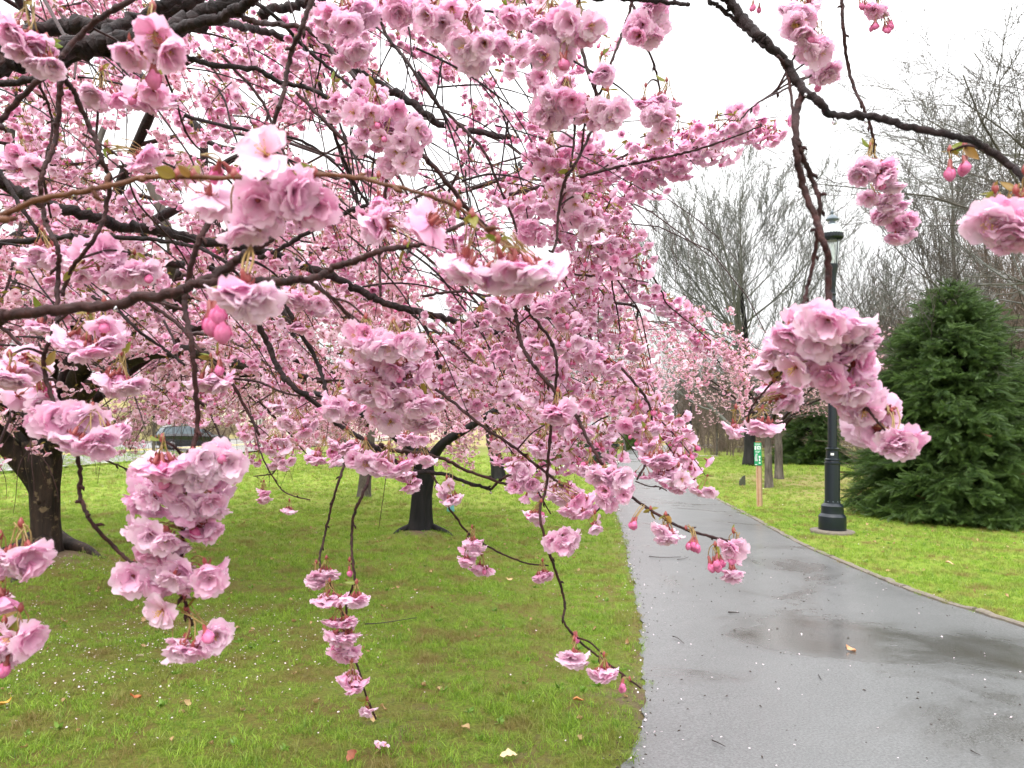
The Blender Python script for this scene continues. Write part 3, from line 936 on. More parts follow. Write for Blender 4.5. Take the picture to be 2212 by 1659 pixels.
def cherry(root, seed, height, radius, fork_z, n_limb=8, n_sub=11, n_twig=8, puff_gap=.085, protos=UM2, limb_r=.09, twig_m='twig', weep=1.0, start=None, skip=None, puff_s=1.25, sparse=0.0, low=1.1, limbs_out=True, az0=0.0, near_parts=0):
    """limbs, twigs and blossom of one tree; root is its Empty. returns nothing"""
    r_ = np.random.default_rng(seed); base = np.array(root.location)
    top = base + np.array([0, 0, fork_z]) if start is None else np.array(start)
    tw = Acc(); puffs = []; pdir = []
    for k in range(n_limb):
        az = az0 + 2 * math.pi * k / n_limb + r_.normal(0, .22)
        hi = r_.uniform(.45, 1.0)
        d = np.array([math.cos(az) * (1.15 - .55 * hi), math.sin(az) * (1.15 - .55 * hi), .55 + .9 * hi])
        ln = (height - fork_z) * .75 * (.6 + .4 * hi) + radius * .55
        out = np.array([math.cos(az), math.sin(az), 0])
        P, rad = wander(r_, top, d, ln, 10, out * 1.0 + np.array([0, 0, -1.15 * weep + .2]), .09, limb_r * r_.uniform(.75, 1.1), limb_r * .16)
        # keep inside the crown
        q = P - base; rr = np.hypot(q[:, 0], q[:, 1]); s = np.minimum(1, radius * .85 / np.maximum(rr, 1e-6)); P[:, :2] = base[:2] + q[:, :2] * s[:, None]
        P[:, 2] = np.minimum(P[:, 2], base[2] + height * .97)
        C = catmull(P, 3); rc = np.interp(np.linspace(0, 1, len(C)), np.linspace(0, 1, len(rad)), rad) * (1 + .08 * r_.normal(0, 1, len(C)))
        a = Acc(); a.tube(C, rc, 10); a.obj("limb", M['bough'], root)
        for j in range(n_sub):
            t = r_.uniform(.18, 1.0); i0 = int(t * (len(C) - 1)); p0 = C[i0]
            az2 = az + r_.normal(0, .95)
            d2 = np.array([math.cos(az2), math.sin(az2), r_.uniform(.0, .9)])
            l2 = radius * r_.uniform(.35, .75) * (1.1 - .4 * t)
            P2, rad2 = wander(r_, p0, d2, l2, 7, np.array([math.cos(az2) * .5, math.sin(az2) * .5, -1.5 * weep]), .10, max(.006, rc[i0] * .55), .005)
            P2[:, 2] = np.maximum(P2[:, 2], base[2] + low)
            tw.tube(P2, rad2, 5, cap=False)
            for m_ in range(n_twig):
                u = r_.uniform(.15, 1.0); i1 = min(6, int(u * 7)); f = u * 7 - i1; p1 = P2[i1] * (1 - f) + P2[i1 + 1] * f
                az3 = az2 + r_.normal(0, 1.2)
                d3 = np.array([math.cos(az3), math.sin(az3), r_.uniform(-.5, .5) + .6 * (1 - weep)])
                l3 = r_.uniform(.35, 1.15) * (.6 + .12 * radius)
                l3 = min(l3, max(.2, (p1[2] - base[2] - low * .75)))
                P3, rad3 = wander(r_, p1, d3, l3, 5, np.array([0, 0, -2.4 * weep + .4 * (1 - weep)]), .12, .005, .0022)
                tw.tube(P3, rad3 * .8, 3, cap=False)
                if r_.random() < sparse: continue
                L3 = np.linalg.norm(np.diff(P3, axis=0), axis=1).sum(); np_ = max(2, int(L3 / puff_gap))
                for w in np.linspace(.05, 1, np_):
                    g = w * 5; i2 = min(4, int(g)); f2 = g - i2
                    puffs.append(P3[i2] * (1 - f2) + P3[i2 + 1] * f2 + r_.normal(0, .018, 3))
    tw.obj("twigs", M[twig_m], root)["kind"] = 'stuff'
    P = np.array(puffs)
    if skip is not None: P = P[~skip(P)]
    E = eulers(np.stack([r_.normal(0, .35, len(P)), r_.normal(0, .35, len(P)), np.ones(len(P))], 1), r_.uniform(0, 6.28, len(P)))
    S = r_.uniform(.75, 1.2, len(P)) * puff_s
    if near_parts:
        d = (P - CAM) @ FWD; pp = np.array([to_pix(p) for p in P])
        vis = (d > .5) & (pp[:, 0] > -20) & (pp[:, 0] < 2230) & (pp[:, 1] > -20)
        order = np.argsort(np.where(vis, d / S, 1e9))[:near_parts]
        for i in order:
            o = bpy.data.objects.new("blossom_cluster", protos[i % len(protos)].data); COL.objects.link(o)
            o.location = P[i]; o.rotation_euler = E[i]; o.scale = (S[i],) * 3; parent_keep(o, root)
        rest = np.ones(len(P), bool); rest[order] = False; P, E, S = P[rest], E[rest], S[rest]
    scatter("blossoms", P, E, S, protos, root)["kind"] = 'stuff'
    print(root.name, "puffs", len(P))

def big_trunk(root, pts, rad, name, m, seed, n=36, amp=.07, flare=0.0, roots=()):
    base = np.array(root.location); acc = Acc()
    C = catmull(np.array(pts, float), 6); rc = np.interp(np.linspace(0, 1, len(C)), np.linspace(0, 1, len(rad)), rad)
    h = C[:, 2] - C[0, 2]
    rc = rc * (1 + flare * np.exp(-h / .16))
    acc.tube(C, rc, n, ridge=bark_ridge(seed, amp))
    for (a, b, r0) in roots:
        Q = catmull(np.array(a), 5); acc.tube(Q, np.linspace(r0, b, len(Q)), 14, ridge=bark_ridge(seed + 3, .10, 3))
    return acc.obj(name, m, root)

# --- the big old cherry whose dark trunk stands at the left
A0 = ground_at(98, 1205); A0[2] = 0.05
treeA = empty("weeping_cherry_tree", A0, "old weeping cherry with thick dark furrowed trunk and surface roots", "tree", "blossoming cherry trees on the left lawn")
dA = 9.1
def pa(x, y, d=dA): return at(x, y, d)
bigpts = [pa(100, 1222), pa(98, 1180), pa(97, 1120), pa(96, 1060), pa(92, 1000), pa(86, 950)]
rA = .235
gnd = lambda x, y: [float(x), float(y), float(terrain(np.array(float(x)), np.array(float(y)))) + .03]
def rootline(pxs, dz=(.10, .03, .0, -.04)):
    out = []
    for (x, y), z in zip(pxs, dz):
        g = ground_at(x, y); out.append((g[0], g[1], float(terrain(g[0], g[1])) + z))
    return out
big_trunk(treeA, bigpts, [.185, .165, .155, .165, .20, .18], "trunk", M['trunk'], 4, 48, .085, .22,
          [(rootline([(118, 1195), (150, 1202), (190, 1210), (228, 1222)], (.14, .06, .03, -.04)), .03, .11),
           (rootline([(95, 1215), (70, 1232), (45, 1250), (25, 1268)], (.12, .06, .03, -.04)), .035, .11),
           (rootline([(70, 1200), (45, 1205), (10, 1212), (-20, 1216)], (.14, .06, .02, -.04)), .03, .10)])
def limbA(pts, r0, r1, m='trunk', amp=.05, nm="limb"):
    a = Acc(); C = catmull(np.array([pa(*p) for p in pts]), 6); a.tube(C, np.linspace(r0, r1, len(C)), 18, ridge=bark_ridge(len(pts), amp)); return a.obj(nm, M[m], treeA)
limbA([(102, 1085, 9.1), (80, 1040, 9.1), (35, 985, 9.0), (-15, 930, 8.8), (-90, 850, 8.3), (-200, 760, 7.8), (-320, 640, 7.5)], .15, .07)
limbA([(98, 1050, 9.1), (84, 1000, 9.15), (55, 930, 9.2), (15, 865, 9.3), (-12, 800, 9.4), (-5, 700, 9.5), (40, 600, 9.7), (55, 480, 9.8), (20, 330, 10.0), (40, 150, 10.2)], .16, .05)
limbA([(92, 1030, 9.1), (104, 980, 9.1), (128, 930, 9.0), (155, 880, 8.8), (165, 820, 8.6), (195, 775, 8.3), (250, 735, 8.0), (320, 690, 7.6), (400, 640, 7.2), (470, 560, 7.0), (510, 470, 6.8)], .15, .04)
limbA([(140, 910, 9.0), (175, 860, 8.8), (210, 822, 8.4), (255, 793, 8.0), (310, 765, 7.6), (375, 758, 7.2), (430, 762, 6.8), (500, 782, 6.5), (560, 800, 6.2), (620, 835, 6.0)], .11, .03)
limbA([(95, 1010, 9.15), (100, 880, 9.3), (108, 760, 9.6), (95, 660, 9.9), (115, 560, 10.2), (170, 420, 10.6), (230, 260, 11.0)], .12, .04, 'trunk_grey')
limbA([(215, 45, 5.4), (240, 82, 5.3), (262, 118, 5.2), (290, 152, 5.1), (320, 185, 5.0), (370, 233, 4.9), (427, 277, 4.8), (440, 312, 4.8), (441, 350, 4.8), (452, 420, 4.8), (480, 520, 4.8)], .045, .018, 'bough')
limbA([(436, 300, 4.8), (480, 318, 4.75), (540, 328, 4.7), (600, 352, 4.6)], .018, .008, 'bough')
limbA([(310, 360, 6.8), (327, 400, 6.8), (347, 450, 6.8), (362, 496, 6.8), (372, 560, 6.9), (360, 640, 7.2)], .05, .035, 'trunk_grey')
limbA([(430, 395, 6.2), (500, 345, 6.0), (560, 330, 5.8), (640, 350, 5.6), (760, 400, 5.4)], .03, .012, 'bough')
limbA([(600, 560, 6.0), (660, 640, 5.8), (760, 690, 5.6), (860, 740, 5.5), (960, 800, 5.4)], .035, .012, 'bough')
limbA([(-30, 560, 7.2), (60, 500, 6.8), (180, 505, 6.4), (330, 560, 6.0), (480, 590, 5.8), (600, 660, 5.6), (640, 740, 5.5)], .05, .018, 'bough')

def near_hole(P):
    # nothing of the far crowns closer to the camera than four metres, and the open lawn band stays clear
    q = P - CAM; d = q @ FWD; x = CX + F * q[:, 0] / np.maximum(d, .1); y = CY - F * (q @ UP) / np.maximum(d, .1)
    gap = np.sin(P[:, 0] * 2.3 + 1.2 * np.sin(P[:, 2] * 2.1)) * np.sin(P[:, 1] * 2.0 + 1) * np.sin(P[:, 2] * 3.1 + .5 * P[:, 0])
    return (gap > np.where(x < 760, .45, .30)) | ((x > 300) & (x < 530) & (y > 905)) | ((x < 620) & (y > 800) & (rng.random(len(P)) < .55)) | ((x > 820) & (x < 1150) & (y < 400) & (rng.random(len(P)) < .6)) | (d < 3.6) | ((y > 985 - 25 * np.sin(x * .011)) & (x > 0)) | ((x > 1080) & (y < 460 - .9 * (x - 1080)) & (d < 40)) | ((x > 1365) & (y < 660)) | ((x > 1150) & (y < 540)) | ((x > 850) & (y < 560) & (rng.random(len(P)) < .62)) | ((x > 820) & (y < 330 - 1.1 * (x - 820) * .6) & (rng.random(len(P)) < .5))
cherry(treeA, 21, 10.2, 7.0, 2.2, 13, 14, 9, .085, UM2, .075, start=pa(92, 960), skip=near_hole, low=1.25, near_parts=260)

B0 = ground_at(908, 1155); B0[2] = 0.03
treeB = empty("weeping_cherry_tree", B0, "weeping cherry with a straight wet black trunk in the middle of the left lawn", "tree", "blossoming cherry trees on the left lawn")
dB = float(to_pix(B0)[2])
ROOTS_OK = 1
big_trunk(treeB, [at(908, 1165, dB), at(909, 1120, dB), at(911, 1070, dB), at(915, 1020, dB), at(905, 985, dB), at(885, 950, dB), at(882, 900, dB)], [.20, .165, .15, .165, .175, .13, .10], "trunk", M['trunk_black'], 6, 36, .085, .35,
          [(rootline([(915, 1145), (940, 1156), (965, 1162), (985, 1166)], (.10, .04, .02, -.04)), .02, .06), (rootline([(900, 1148), (880, 1156), (862, 1160), (845, 1163)], (.10, .04, .02, -.04)), .02, .06)])
def limbB(pts, r0, r1):
    a = Acc(); C = catmull(np.array([at(*p) for p in pts]), 5); a.tube(C, np.linspace(r0, r1, len(C)), 12, ridge=bark_ridge(len(pts), .05)); a.obj("limb", M['trunk_black'], treeB)
limbB([(912, 1020, dB), (935, 985, dB - .1), (960, 955, dB - .2), (1010, 925, dB - .3), (1080, 880, dB - .3), (1150, 850, dB)], .10, .03)
limbB([(885, 950, dB), (860, 880, dB), (845, 800, dB + .2), (850, 690, dB + .4), (880, 560, dB + .6), (900, 430, dB + .8)], .11, .03)
limbB([(900, 980, dB), (840, 930, dB + .3), (760, 880, dB + .5), (680, 850, dB + .6), (600, 840, dB + .7)], .09, .03)
cherry(treeB, 33, 6.6, 3.9, 1.9, 8, 11, 8, .09, UM2, .06, start=at(885, 930, dB), skip=near_hole, low=1.0)

def small_cherry(px, py, label, seed, h, r, tr, m='trunk_grey', group="blossoming cherry trees on the left lawn", protos=UM2, lean=0.0, fork=1.6, **kw):
    g = ground_at(px, py); g[2] = float(terrain(g[0], g[1]))
    t = empty("weeping_cherry_tree" if kw.get('weep', 1) > .6 else "flowering_cherry_tree", g, label, "tree", group)
    g = np.array(g)
    big_trunk(t, [g + [0, 0, -.1], g + [lean * .3, 0, fork * .4], g + [lean * .7, 0, fork * .75], g + [lean, 0, fork * 1.05]], [tr * 1.15, tr, tr * .95, tr * .8], "trunk", M[m], seed, 20, .06, .3)
    cherry(t, seed, h, r, fork, start=g + [lean, 0, fork], protos=protos, **kw)
    return t
GA = dict(n_limb=7, n_sub=9, n_twig=7, puff_gap=.12, limb_r=.06, skip=near_hole, low=1.15, puff_s=1.5)
small_cherry(786, 1073, "slim grey-trunked cherry sapling standing between the black trunk and the road", 41, 5.0, 2.4, .14, lean=.15, **dict(GA, n_sub=6, n_twig=5))
small_cherry(733, 1008, "cherry with a grey flared trunk at the far side of the left lawn", 42, 6.8, 4.2, .30, **GA)
small_cherry(1078, 1036, "dark-trunked weeping cherry on the lawn just before the hedge and bench", 43, 7.2, 4.4, .20, m='trunk_black', lean=-.3, **GA)
small_cherry(966, 968, "weeping cherry whose short dark trunk shows far down the lawn", 44, 8.0, 5.0, .36, m='trunk_black', **dict(GA, puff_gap=.16, puff_s=2.0, limb_r=.09))
small_cherry(1225, 985, "pale pink cherry of fine upright boughs left of the far end of the path", 45, 7.6, 4.6, .22, m='trunk_grey', weep=.45, **dict(GA, puff_gap=.15, puff_s=1.7, protos=UM2))
small_cherry(1180, 962, "farthest pale pink cherry above the hedge left of the path", 46, 9.0, 5.0, .25, m='trunk_grey', weep=.5, **dict(GA, puff_gap=.2, puff_s=2.2, limb_r=.09))
small_cherry(-160, 1030, "weeping cherry behind the old trunk at the left edge of the picture", 47, 7.6, 5.2, .26, **dict(GA, puff_gap=.11))
small_cherry(330, 1030, "weeping cherry beside the road, its crown above the passing car", 48, 8.5, 5.0, .05, fork=2.6, **dict(GA, puff_gap=.11))
small_cherry(560, 985, "tall weeping cherry at the road edge behind the hanging sprays", 49, 9.5, 5.5, .05, fork=3.0, **dict(GA, puff_gap=.14, puff_s=1.9))
GR = "small upright cherries on the right lawn"
small_cherry(1661, 1054, "small upright cherry with a purplish grey trunk directly right of the green sign", 51, 4.6, 2.5, .10, m='trunk_grey', group=GR, protos=UM3, fork=1.45, weep=.12, n_limb=7, n_sub=8, n_twig=7, puff_gap=.12, limb_r=.05, low=1.5, puff_s=.8, sparse=.25, twig_m='bare')
small_cherry(1683, 1035, "second small cherry with a stout grey trunk, just behind the one by the sign", 52, 5.2, 2.8, .125, m='trunk_grey', group=GR, protos=UM3, fork=1.5, weep=.15, n_limb=7, n_sub=8, n_twig=6, puff_gap=.14, limb_r=.06, low=1.5, puff_s=.85, sparse=.4, twig_m='bare')
small_cherry(1560, 965, "dusky pink cherry far across the right lawn, behind the black trunk", 53, 4.6, 2.8, .3, m='trunk_black', group=GR, protos=UM3, fork=1.7, weep=.35, n_limb=7, n_sub=9, n_twig=7, puff_gap=.2, limb_r=.09, low=1.3, puff_s=1.5, sparse=.2, twig_m='bare')

# ------------------------------------------------------------------ bare trees
def bare_tree(seed, H, tr, spread=.55, fork=.15, n1=14, n2=8, n3=7, n4=4, ang1=.75, up=.6, droop=0.0, sides=(10, 6, 4, 3, 3), trunk_to=.85, rmin=.004):
    r_ = np.random.default_rng(seed); tr_acc = Acc(); li = Acc(); tw = Acc()
    P, rad = wander(r_, (0, 0, -.1), (r_.normal(0, .03), r_.normal(0, .03), 1), H * trunk_to, 12, np.array([0, 0, .2]), .035, tr, tr * .12)
    rad[0] *= 1.4
    C = catmull(P, 3); rc = np.interp(np.linspace(0, 1, len(C)), np.linspace(0, 1, len(rad)), rad)
    tr_acc.tube(C, rc, sides[0], ridge=bark_ridge(seed, .04))
    def kids(P, rad, n, lo, lvl, len0, spr):
        for j in range(n):
            t = lo + (1 - lo) * (j + r_.uniform(.1, .9)) / n; g = t * (len(P) - 1); i = min(len(P) - 2, int(g)); f = g - i
            p = P[i] * (1 - f) + P[i + 1] * f; ax = P[i + 1] - P[i]; ax = ax / np.linalg.norm(ax)
            q = r_.normal(0, 1, 3); q = q - ax * (q @ ax); q /= np.linalg.norm(q)
            if lvl == 1: q[2] = abs(q[2]) * .2
            ang = spr * r_.uniform(.7, 1.25)
            d = ax * math.cos(ang) + q * math.sin(ang)
            ln = len0 * r_.uniform(.7, 1.1) * (1 - .62 * t if lvl == 1 else 1 - .4 * t)
            r0 = max(rmin, np.interp(g, np.arange(len(rad)), rad) * (.42 if lvl == 1 else .52)); r1 = max(rmin * .6, r0 * .2)
            n_seg = (8, 6, 4, 3)[lvl - 1]
            Q, rq = wander(r_, p, d, ln, n_seg, np.array([0, 0, up * (1.0 if lvl < 4 else .4) - droop * (lvl > 2)]), (.07, .09, .11, .14)[lvl - 1], r0, r1)
            (li if lvl < 2 else tw).tube(Q, rq, sides[lvl], cap=False)
            nn = (0, n2, n3, n4, 0)[lvl]
            if nn: kids(Q, rq, nn, .18, lvl + 1, ln * (.55, .52, .5)[lvl - 1], .62)
    kids(P, rad, n1, fork, 1, H * spread, ang1)
    return tr_acc, li, tw
BT = {
    'fan': bare_tree(7, 14.0, .30, .80, .13, 28, 10, 8, 6, 1.0, .85, rmin=.010, trunk_to=.72),
    'tall': bare_tree(8, 13.0, .12, .50, .10, 16, 8, 6, 4, .75, .95, rmin=.008),
    'wide': bare_tree(9, 12.0, .19, .75, .24, 22, 9, 8, 6, 1.25, .12, .25, rmin=.005, trunk_to=.75),
    'thin': bare_tree(10, 9.0, .075, .50, .12, 13, 7, 6, 3, .75, .9, rmin=.007),
}
BT_MESH = {}
def bare(kind, x, y, s, rz, label, mat='bare', group="leafless trees", name="bare_tree", sz=None, trunk_mat=None):
    key = (kind, mat)
    if key not in BT_MESH: BT_MESH[key] = [a.mesh(n_, [M[trunk_mat if trunk_mat and n_ == 'trunk' else mat]]) for a, n_ in zip(BT[kind], ("trunk", "limbs", "twigs"))]
    z = float(terrain(np.array(float(x)), np.array(float(y))))
    t = empty(name, (x, y, z), label, "tree", group, rz); t.scale = (s, s, sz or s)
    for me, nm in zip(BT_MESH[key], ("trunk", "limbs", "twigs")):
        o = link(nm, me, t, False)
        if nm != "trunk": o["kind"] = 'stuff'
    return t
def bare_px(kind, px, d, s, rz, label, **kw):
    return bare(kind, (px - CX) / F * d, d, s, rz, label, **kw)
bare_px('fan', 1618, 33.6, .97, .4, "large leafless tree with a fan of upswept limbs and black trunk behind the green sign", mat='bare_grey', trunk_mat='trunk_black')
bare_px('wide', 2360, 19, 1.15, 2.1, "leafless tree with long drooping grey boughs reaching in from the right edge above the evergreen", mat='bare_grey')
bare_px('wide', 2440, 15.5, 1.05, .3, "leafless tree just beyond the right edge whose fine boughs fill the upper right corner", mat='bare')
GB = "leafless trees in the wood behind the evergreen"
bare_px('tall', 2060, 24, 1.0, 1.0, "leafless many-stemmed tree rising behind the tip of the evergreen", group=GB)
bare_px('tall', 2010, 27, .92, 2.4, "slender leafless tree just left of the many-stemmed one behind the evergreen", group=GB)
WOOD = [('tall', 2120, 30, 1.0, 3.0), ('wide', 2200, 34, 1.0, 1.4), ('tall', 2260, 28, 1.0, .2), ('tall', 2180, 42, 1.0, 2.2), ('wide', 2050, 46, .9, 4.4), ('tall', 1960, 50, .85, 5.1), ('tall', 2330, 45, 1.1, .7), ('thin', 1880, 40, .9, 3.3), ('thin', 1930, 36, .9, 1.8), ('tall', 2240, 58, 1.1, 2.9), ('wide', 2130, 62, 1.0, .9), ('tall', 2000, 66, 1.0, 1.2)]
for k, px, d, s, rz in WOOD:
    bare_px(k, px, d, s, rz, "brown leafless tree in the dense wood at the right, behind the evergreen", mat='bare_brown', group="brown leafless trees in the wood at the right")
for px, py, k, s, lab in [(1442, 958, 'tall', .62, "leaning thin leafless tree nearest the bend of the path"), (1460, 972, 'tall', .66, "second thin leafless tree from the bend of the path"),
                     (1478, 962, 'thin', .9, "thin leafless tree right behind the distant lamp post"), (1502, 975, 'tall', .70, "pale-trunked leafless tree beside the distant lamp post, on its right"),
                     (1530, 968, 'thin', .9, "dark leafless tree between the distant lamp post and the dusky pink cherry"), (1518, 962, 'tall', .6, "leafless tree behind the pale trunk by the distant lamp post"), (1425, 950, 'tall', .9, "leafless tree farthest off at the end of the path")]:
    g = ground_at(px, py); bare(k, g[0], g[1], s, px * .7, lab, mat='bare', group="thin leafless trees by the far lamp post")
g = ground_at(1548, 985); bare('thin', g[0], g[1], .75, 2.0, "short leafless tree with a dark forked trunk at the far edge of the right lawn", mat='bare', group="thin leafless trees by the far lamp post")
# upright brushy trees above the pale cherries
for px, d, s, lab in [(1290, 48, .75, "leafless tree of upright twigs rising behind the pale pink cherries"), (1350, 56, .72, "leafless tree to the right of the first one behind the pale pink cherries"), (1215, 62, .8, "leafless tree farthest back behind the pale pink cherries")]:
    bare_px('tall', px, d, s, px, lab, mat='bare', group="leafless trees behind the pale cherries")
# trees on the slope beyond the road
for i, (x, y, k, s) in enumerate([(-34, 45, 'tall', .9), (-38, 62, 'wide', .9), (-33, 75, 'tall', 1.0), (-45, 55, 'tall', 1.0), (-31, 92, 'wide', 1.0), (-48, 80, 'tall', 1.0), (-36, 105, 'tall', 1.1), (-42, 40, 'thin', 1.0), (-30, 58, 'thin', 1.0)]):
    bare(k, x, y, s, i * 1.1, "brown leafless tree on the leafy slope beyond the road", mat='bare_brown', group="leafless trees on the slope beyond the road")
# far-off wood
acc = Acc()
for a in BT['tall'][:3]: acc.addx(a)
far_tree = proto("far_tree", acc, [M['bare_brown']])
n = 110; x = rng.uniform(-70, 150, n); y = 110 + rng.uniform(0, 50, n) - .12 * np.abs(x)
ok = ~((x > 5) & (x < 36) & (y < 112)); x, y = x[ok], y[ok]
tag(scatter("far_wood", np.stack([x, y, terrain(x, y) - .2], 1), np.stack([0 * x, 0 * x, rng.uniform(0, 6, len(x))], 1), rng.uniform(.7, 1.1, len(x)), [far_tree]), "far-off leafless wood along the horizon", "wood", kind='stuff')
n = 120; d = rng.uniform(26, 75, n); px = rng.uniform(1900, 2900, n); x = (px - CX) / F * d
acc = Acc()
for a in bare_tree(31, 11.0, .10, .55, .06, 16, 8, 6, 4, .75, .8, rmin=.012)[:3]: acc.addx(a)
thicket = proto("thicket", acc, [M['bare_brown']])
tag(scatter("dense_wood", np.stack([x, d, terrain(x, d) - .2], 1), np.stack([0 * x, 0 * x, rng.uniform(0, 6, n)], 1), rng.uniform(.5, 1.0, n), [thicket]), "dense brown leafless wood behind the evergreen", "wood", kind='stuff')
n = 110; d = rng.uniform(46, 95, n); px = rng.uniform(1462, 1930, n); x = (px - CX) / F * d
tag(scatter("low_wood", np.stack([x, d, terrain(x, d) - .2], 1), np.stack([0 * x, 0 * x, rng.uniform(0, 6, n)], 1), rng.uniform(.35, .8, n) * d / 70, [thicket]), "low brown leafless wood beyond the right lawn, left of the lamp post", "wood", kind='stuff')
# undergrowth: brown brush at the foot of the wood
def brush(seed):
    r_ = np.random.default_rng(seed); acc = Acc()
    for i in range(46):
        d = np.array([r_.normal(0, .55), r_.normal(0, .55), 1.0]); P, rd = wander(r_, (r_.normal(0, .25), r_.normal(0, .25), 0), d, r_.uniform(.8, 2.0), 4, np.array([0, 0, -.5]), .15, .010, .004)
        acc.tube(P, rd, 3, cap=False)
    return proto("brush", acc, [M['bare_brown']])
BRUSH = [brush(1), brush(2), brush(3)]
pts = []
for i in range(170):
    d = rng.uniform(46, 90); px = rng.uniform(1460, 2500); pts.append(((px - CX) / F * d, d))
for i in range(160): pts.append((rng.uniform(-48, -30), rng.uniform(40, 110)))
for i in range(90):
    d = rng.uniform(18, 36); px = rng.uniform(1900, 2500); pts.append(((px - CX) / F * d, d))
pts = np.array(pts); pts = pts[path_sd(pts[:, 0], pts[:, 1]) > 2.5]
tag(scatter("undergrowth", np.stack([pts[:, 0], pts[:, 1], terrain(pts[:, 0], pts[:, 1])], 1), np.stack([0 * pts[:, 0], 0 * pts[:, 0], rng.uniform(0, 6, len(pts))], 1), rng.uniform(.7, 1.6, len(pts)), BRUSH), "brown leafless brush at the foot of the trees", "undergrowth", kind='stuff')

# ------------------------------------------------------------------ evergreens
M['needle'] = leafy("evergreen_needles", (.011, .040, .011), (.12, .20, .038), .12, .5)
M['needle_brown'] = leafy("dead_brown_needles", (.10, .05, .02), (.18, .09, .04), .1, .6)
def spray(seed, L=.34, mat='needle'):
    """flat drooping spray along +Z with side twigs and needle blades"""
    r_ = np.random.default_rng(seed); acc = Acc()
    def blade(p, d, l, w, pg):
        d = d / np.linalg.norm(d); s = np.cross(d, [0.3, 1, .2]); s /= np.linalg.norm(s)
        acc.add([p - s * w * .5, p + s * w * .5, p + d * l * .7 + s * w * .4, p + d * l, p + d * l * .7 - s * w * .4], [(0, 1, 2, 3, 4)], 0, pg)
    n = 11
    for i in range(n):
        t = (i + .4) / n; p = np.array([-.25 * L * t * t, 0, L * t])
        for s_ in (-1, 1):
            l = L * .42 * (1 - .75 * t) * r_.uniform(.8, 1.2)
            d = np.array([r_.normal(0, .15) - .15, s_ * 1.0, .9 + r_.normal(0, .1)]); d /= np.linalg.norm(d)
            k = max(2, int(l / .016))
            for j in range(k):
                q = p + d * l * j / k
                for s2 in (-1, 1):
                    dd = d * .9 + np.array([s2 * .75 + r_.normal(0, .2), r_.normal(0, .2), .2])
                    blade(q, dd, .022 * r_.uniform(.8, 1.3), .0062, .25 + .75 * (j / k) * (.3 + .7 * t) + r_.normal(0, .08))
        blade(p, np.array([.3 * r_.normal(), 0, 1]), .03, .007, .6)
    return proto("spray", acc, [M[mat]])
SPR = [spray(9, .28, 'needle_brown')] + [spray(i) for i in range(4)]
def evergreen(root, seed, H, prof, n_br, spr_scale=1.0, gap=.075, brown=.004, skirt=0.0):
    r_ = np.random.default_rng(seed); base = np.array(root.location)
    tr = Acc(); tr.tube([base + [0, 0, -.1], base + [.03, 0, H * .5], base + [0, 0, H * .97]], [.15, .08, .01], 10); tr.obj("trunk", M['bare_brown'], root)
    br = Acc(); P = []; D = []; S = []
    for i in range(n_br):
        z = H * (r_.uniform(0, 1) ** 1.15) * .97 + .05; az = r_.uniform(0, 6.28)
        Rr = np.interp(z / H, prof[0], prof[1]) * r_.uniform(.72, 1.12) * (1 + .10 * math.sin(az * 3 + 1) + .07 * math.sin(az * 5 + z * 3))
        rise = r_.uniform(.05, .5) + .5 * z / H
        d = np.array([math.cos(az), math.sin(az), rise])
        z0 = max(.1, z - Rr * rise * .5)
        Q, rq = wander(r_, base + [0, 0, z0], d, Rr * 1.05, 6, np.array([0, 0, -.75]), .06, .02, .004)
        Q[:, 2] = np.maximum(Q[:, 2], base[2] + .08)
        br.tube(Q, rq, 4, cap=False)
        n = max(3, int(Rr / gap))
        for j in range(n):
            t = .28 + .72 * (j + r_.uniform(0, 1)) / n
            if t > 1: t = 1
            g = t * 6; k = min(5, int(g)); f = g - k; p = Q[k] * (1 - f) + Q[k + 1] * f; ax = Q[k + 1] - Q[k]; ax /= np.linalg.norm(ax)
            for s_ in ((-1, 1) if j < n - 1 else (0,)):
                side = np.cross(ax, [0, 0, 1]); dd = ax * (.9 + .4 * t) + side * s_ * r_.uniform(.4, 1.1) + np.array([0, 0, r_.uniform(-.45, .45)])
                P.append(p + r_.normal(0, .02, 3)); D.append(dd); S.append(r_.uniform(.65, 1.15) * spr_scale * (1.05 - .3 * z / H))
    br.obj("branches", M['trunk_black'], root)["kind"] = 'stuff'
    P = np.array(P); D = np.array(D)
    idx = r_.integers(0, 4, len(P)); idx[r_.random(len(P)) < brown] = 4
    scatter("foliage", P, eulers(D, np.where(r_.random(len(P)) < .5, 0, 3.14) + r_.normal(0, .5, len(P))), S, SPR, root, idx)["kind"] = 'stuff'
    print("evergreen sprays", len(P))
g = np.array([(2062 - CX) / F * 13.5, 13.5, .08])
t = empty("evergreen_tree", g, "broad bushy dark green evergreen on the right lawn behind the lamp post", "tree")
evergreen(t, 3, 4.25, ([0, .06, .16, .35, .6, .8, .93, 1.0], [1.42, 1.56, 1.56, 1.46, 1.22, .90, .52, .14]), 820, .9)
g = ground_at(1755, 1002); g[2] = .05
t = empty("evergreen_tree", g, "low dark evergreen behind the lamp post, left of the big one", "tree")
evergreen(t, 5, 2.9, ([0, .1, .5, .8, 1.0], [1.5, 1.75, 1.3, .8, .15]), 190, 1.7, .16)
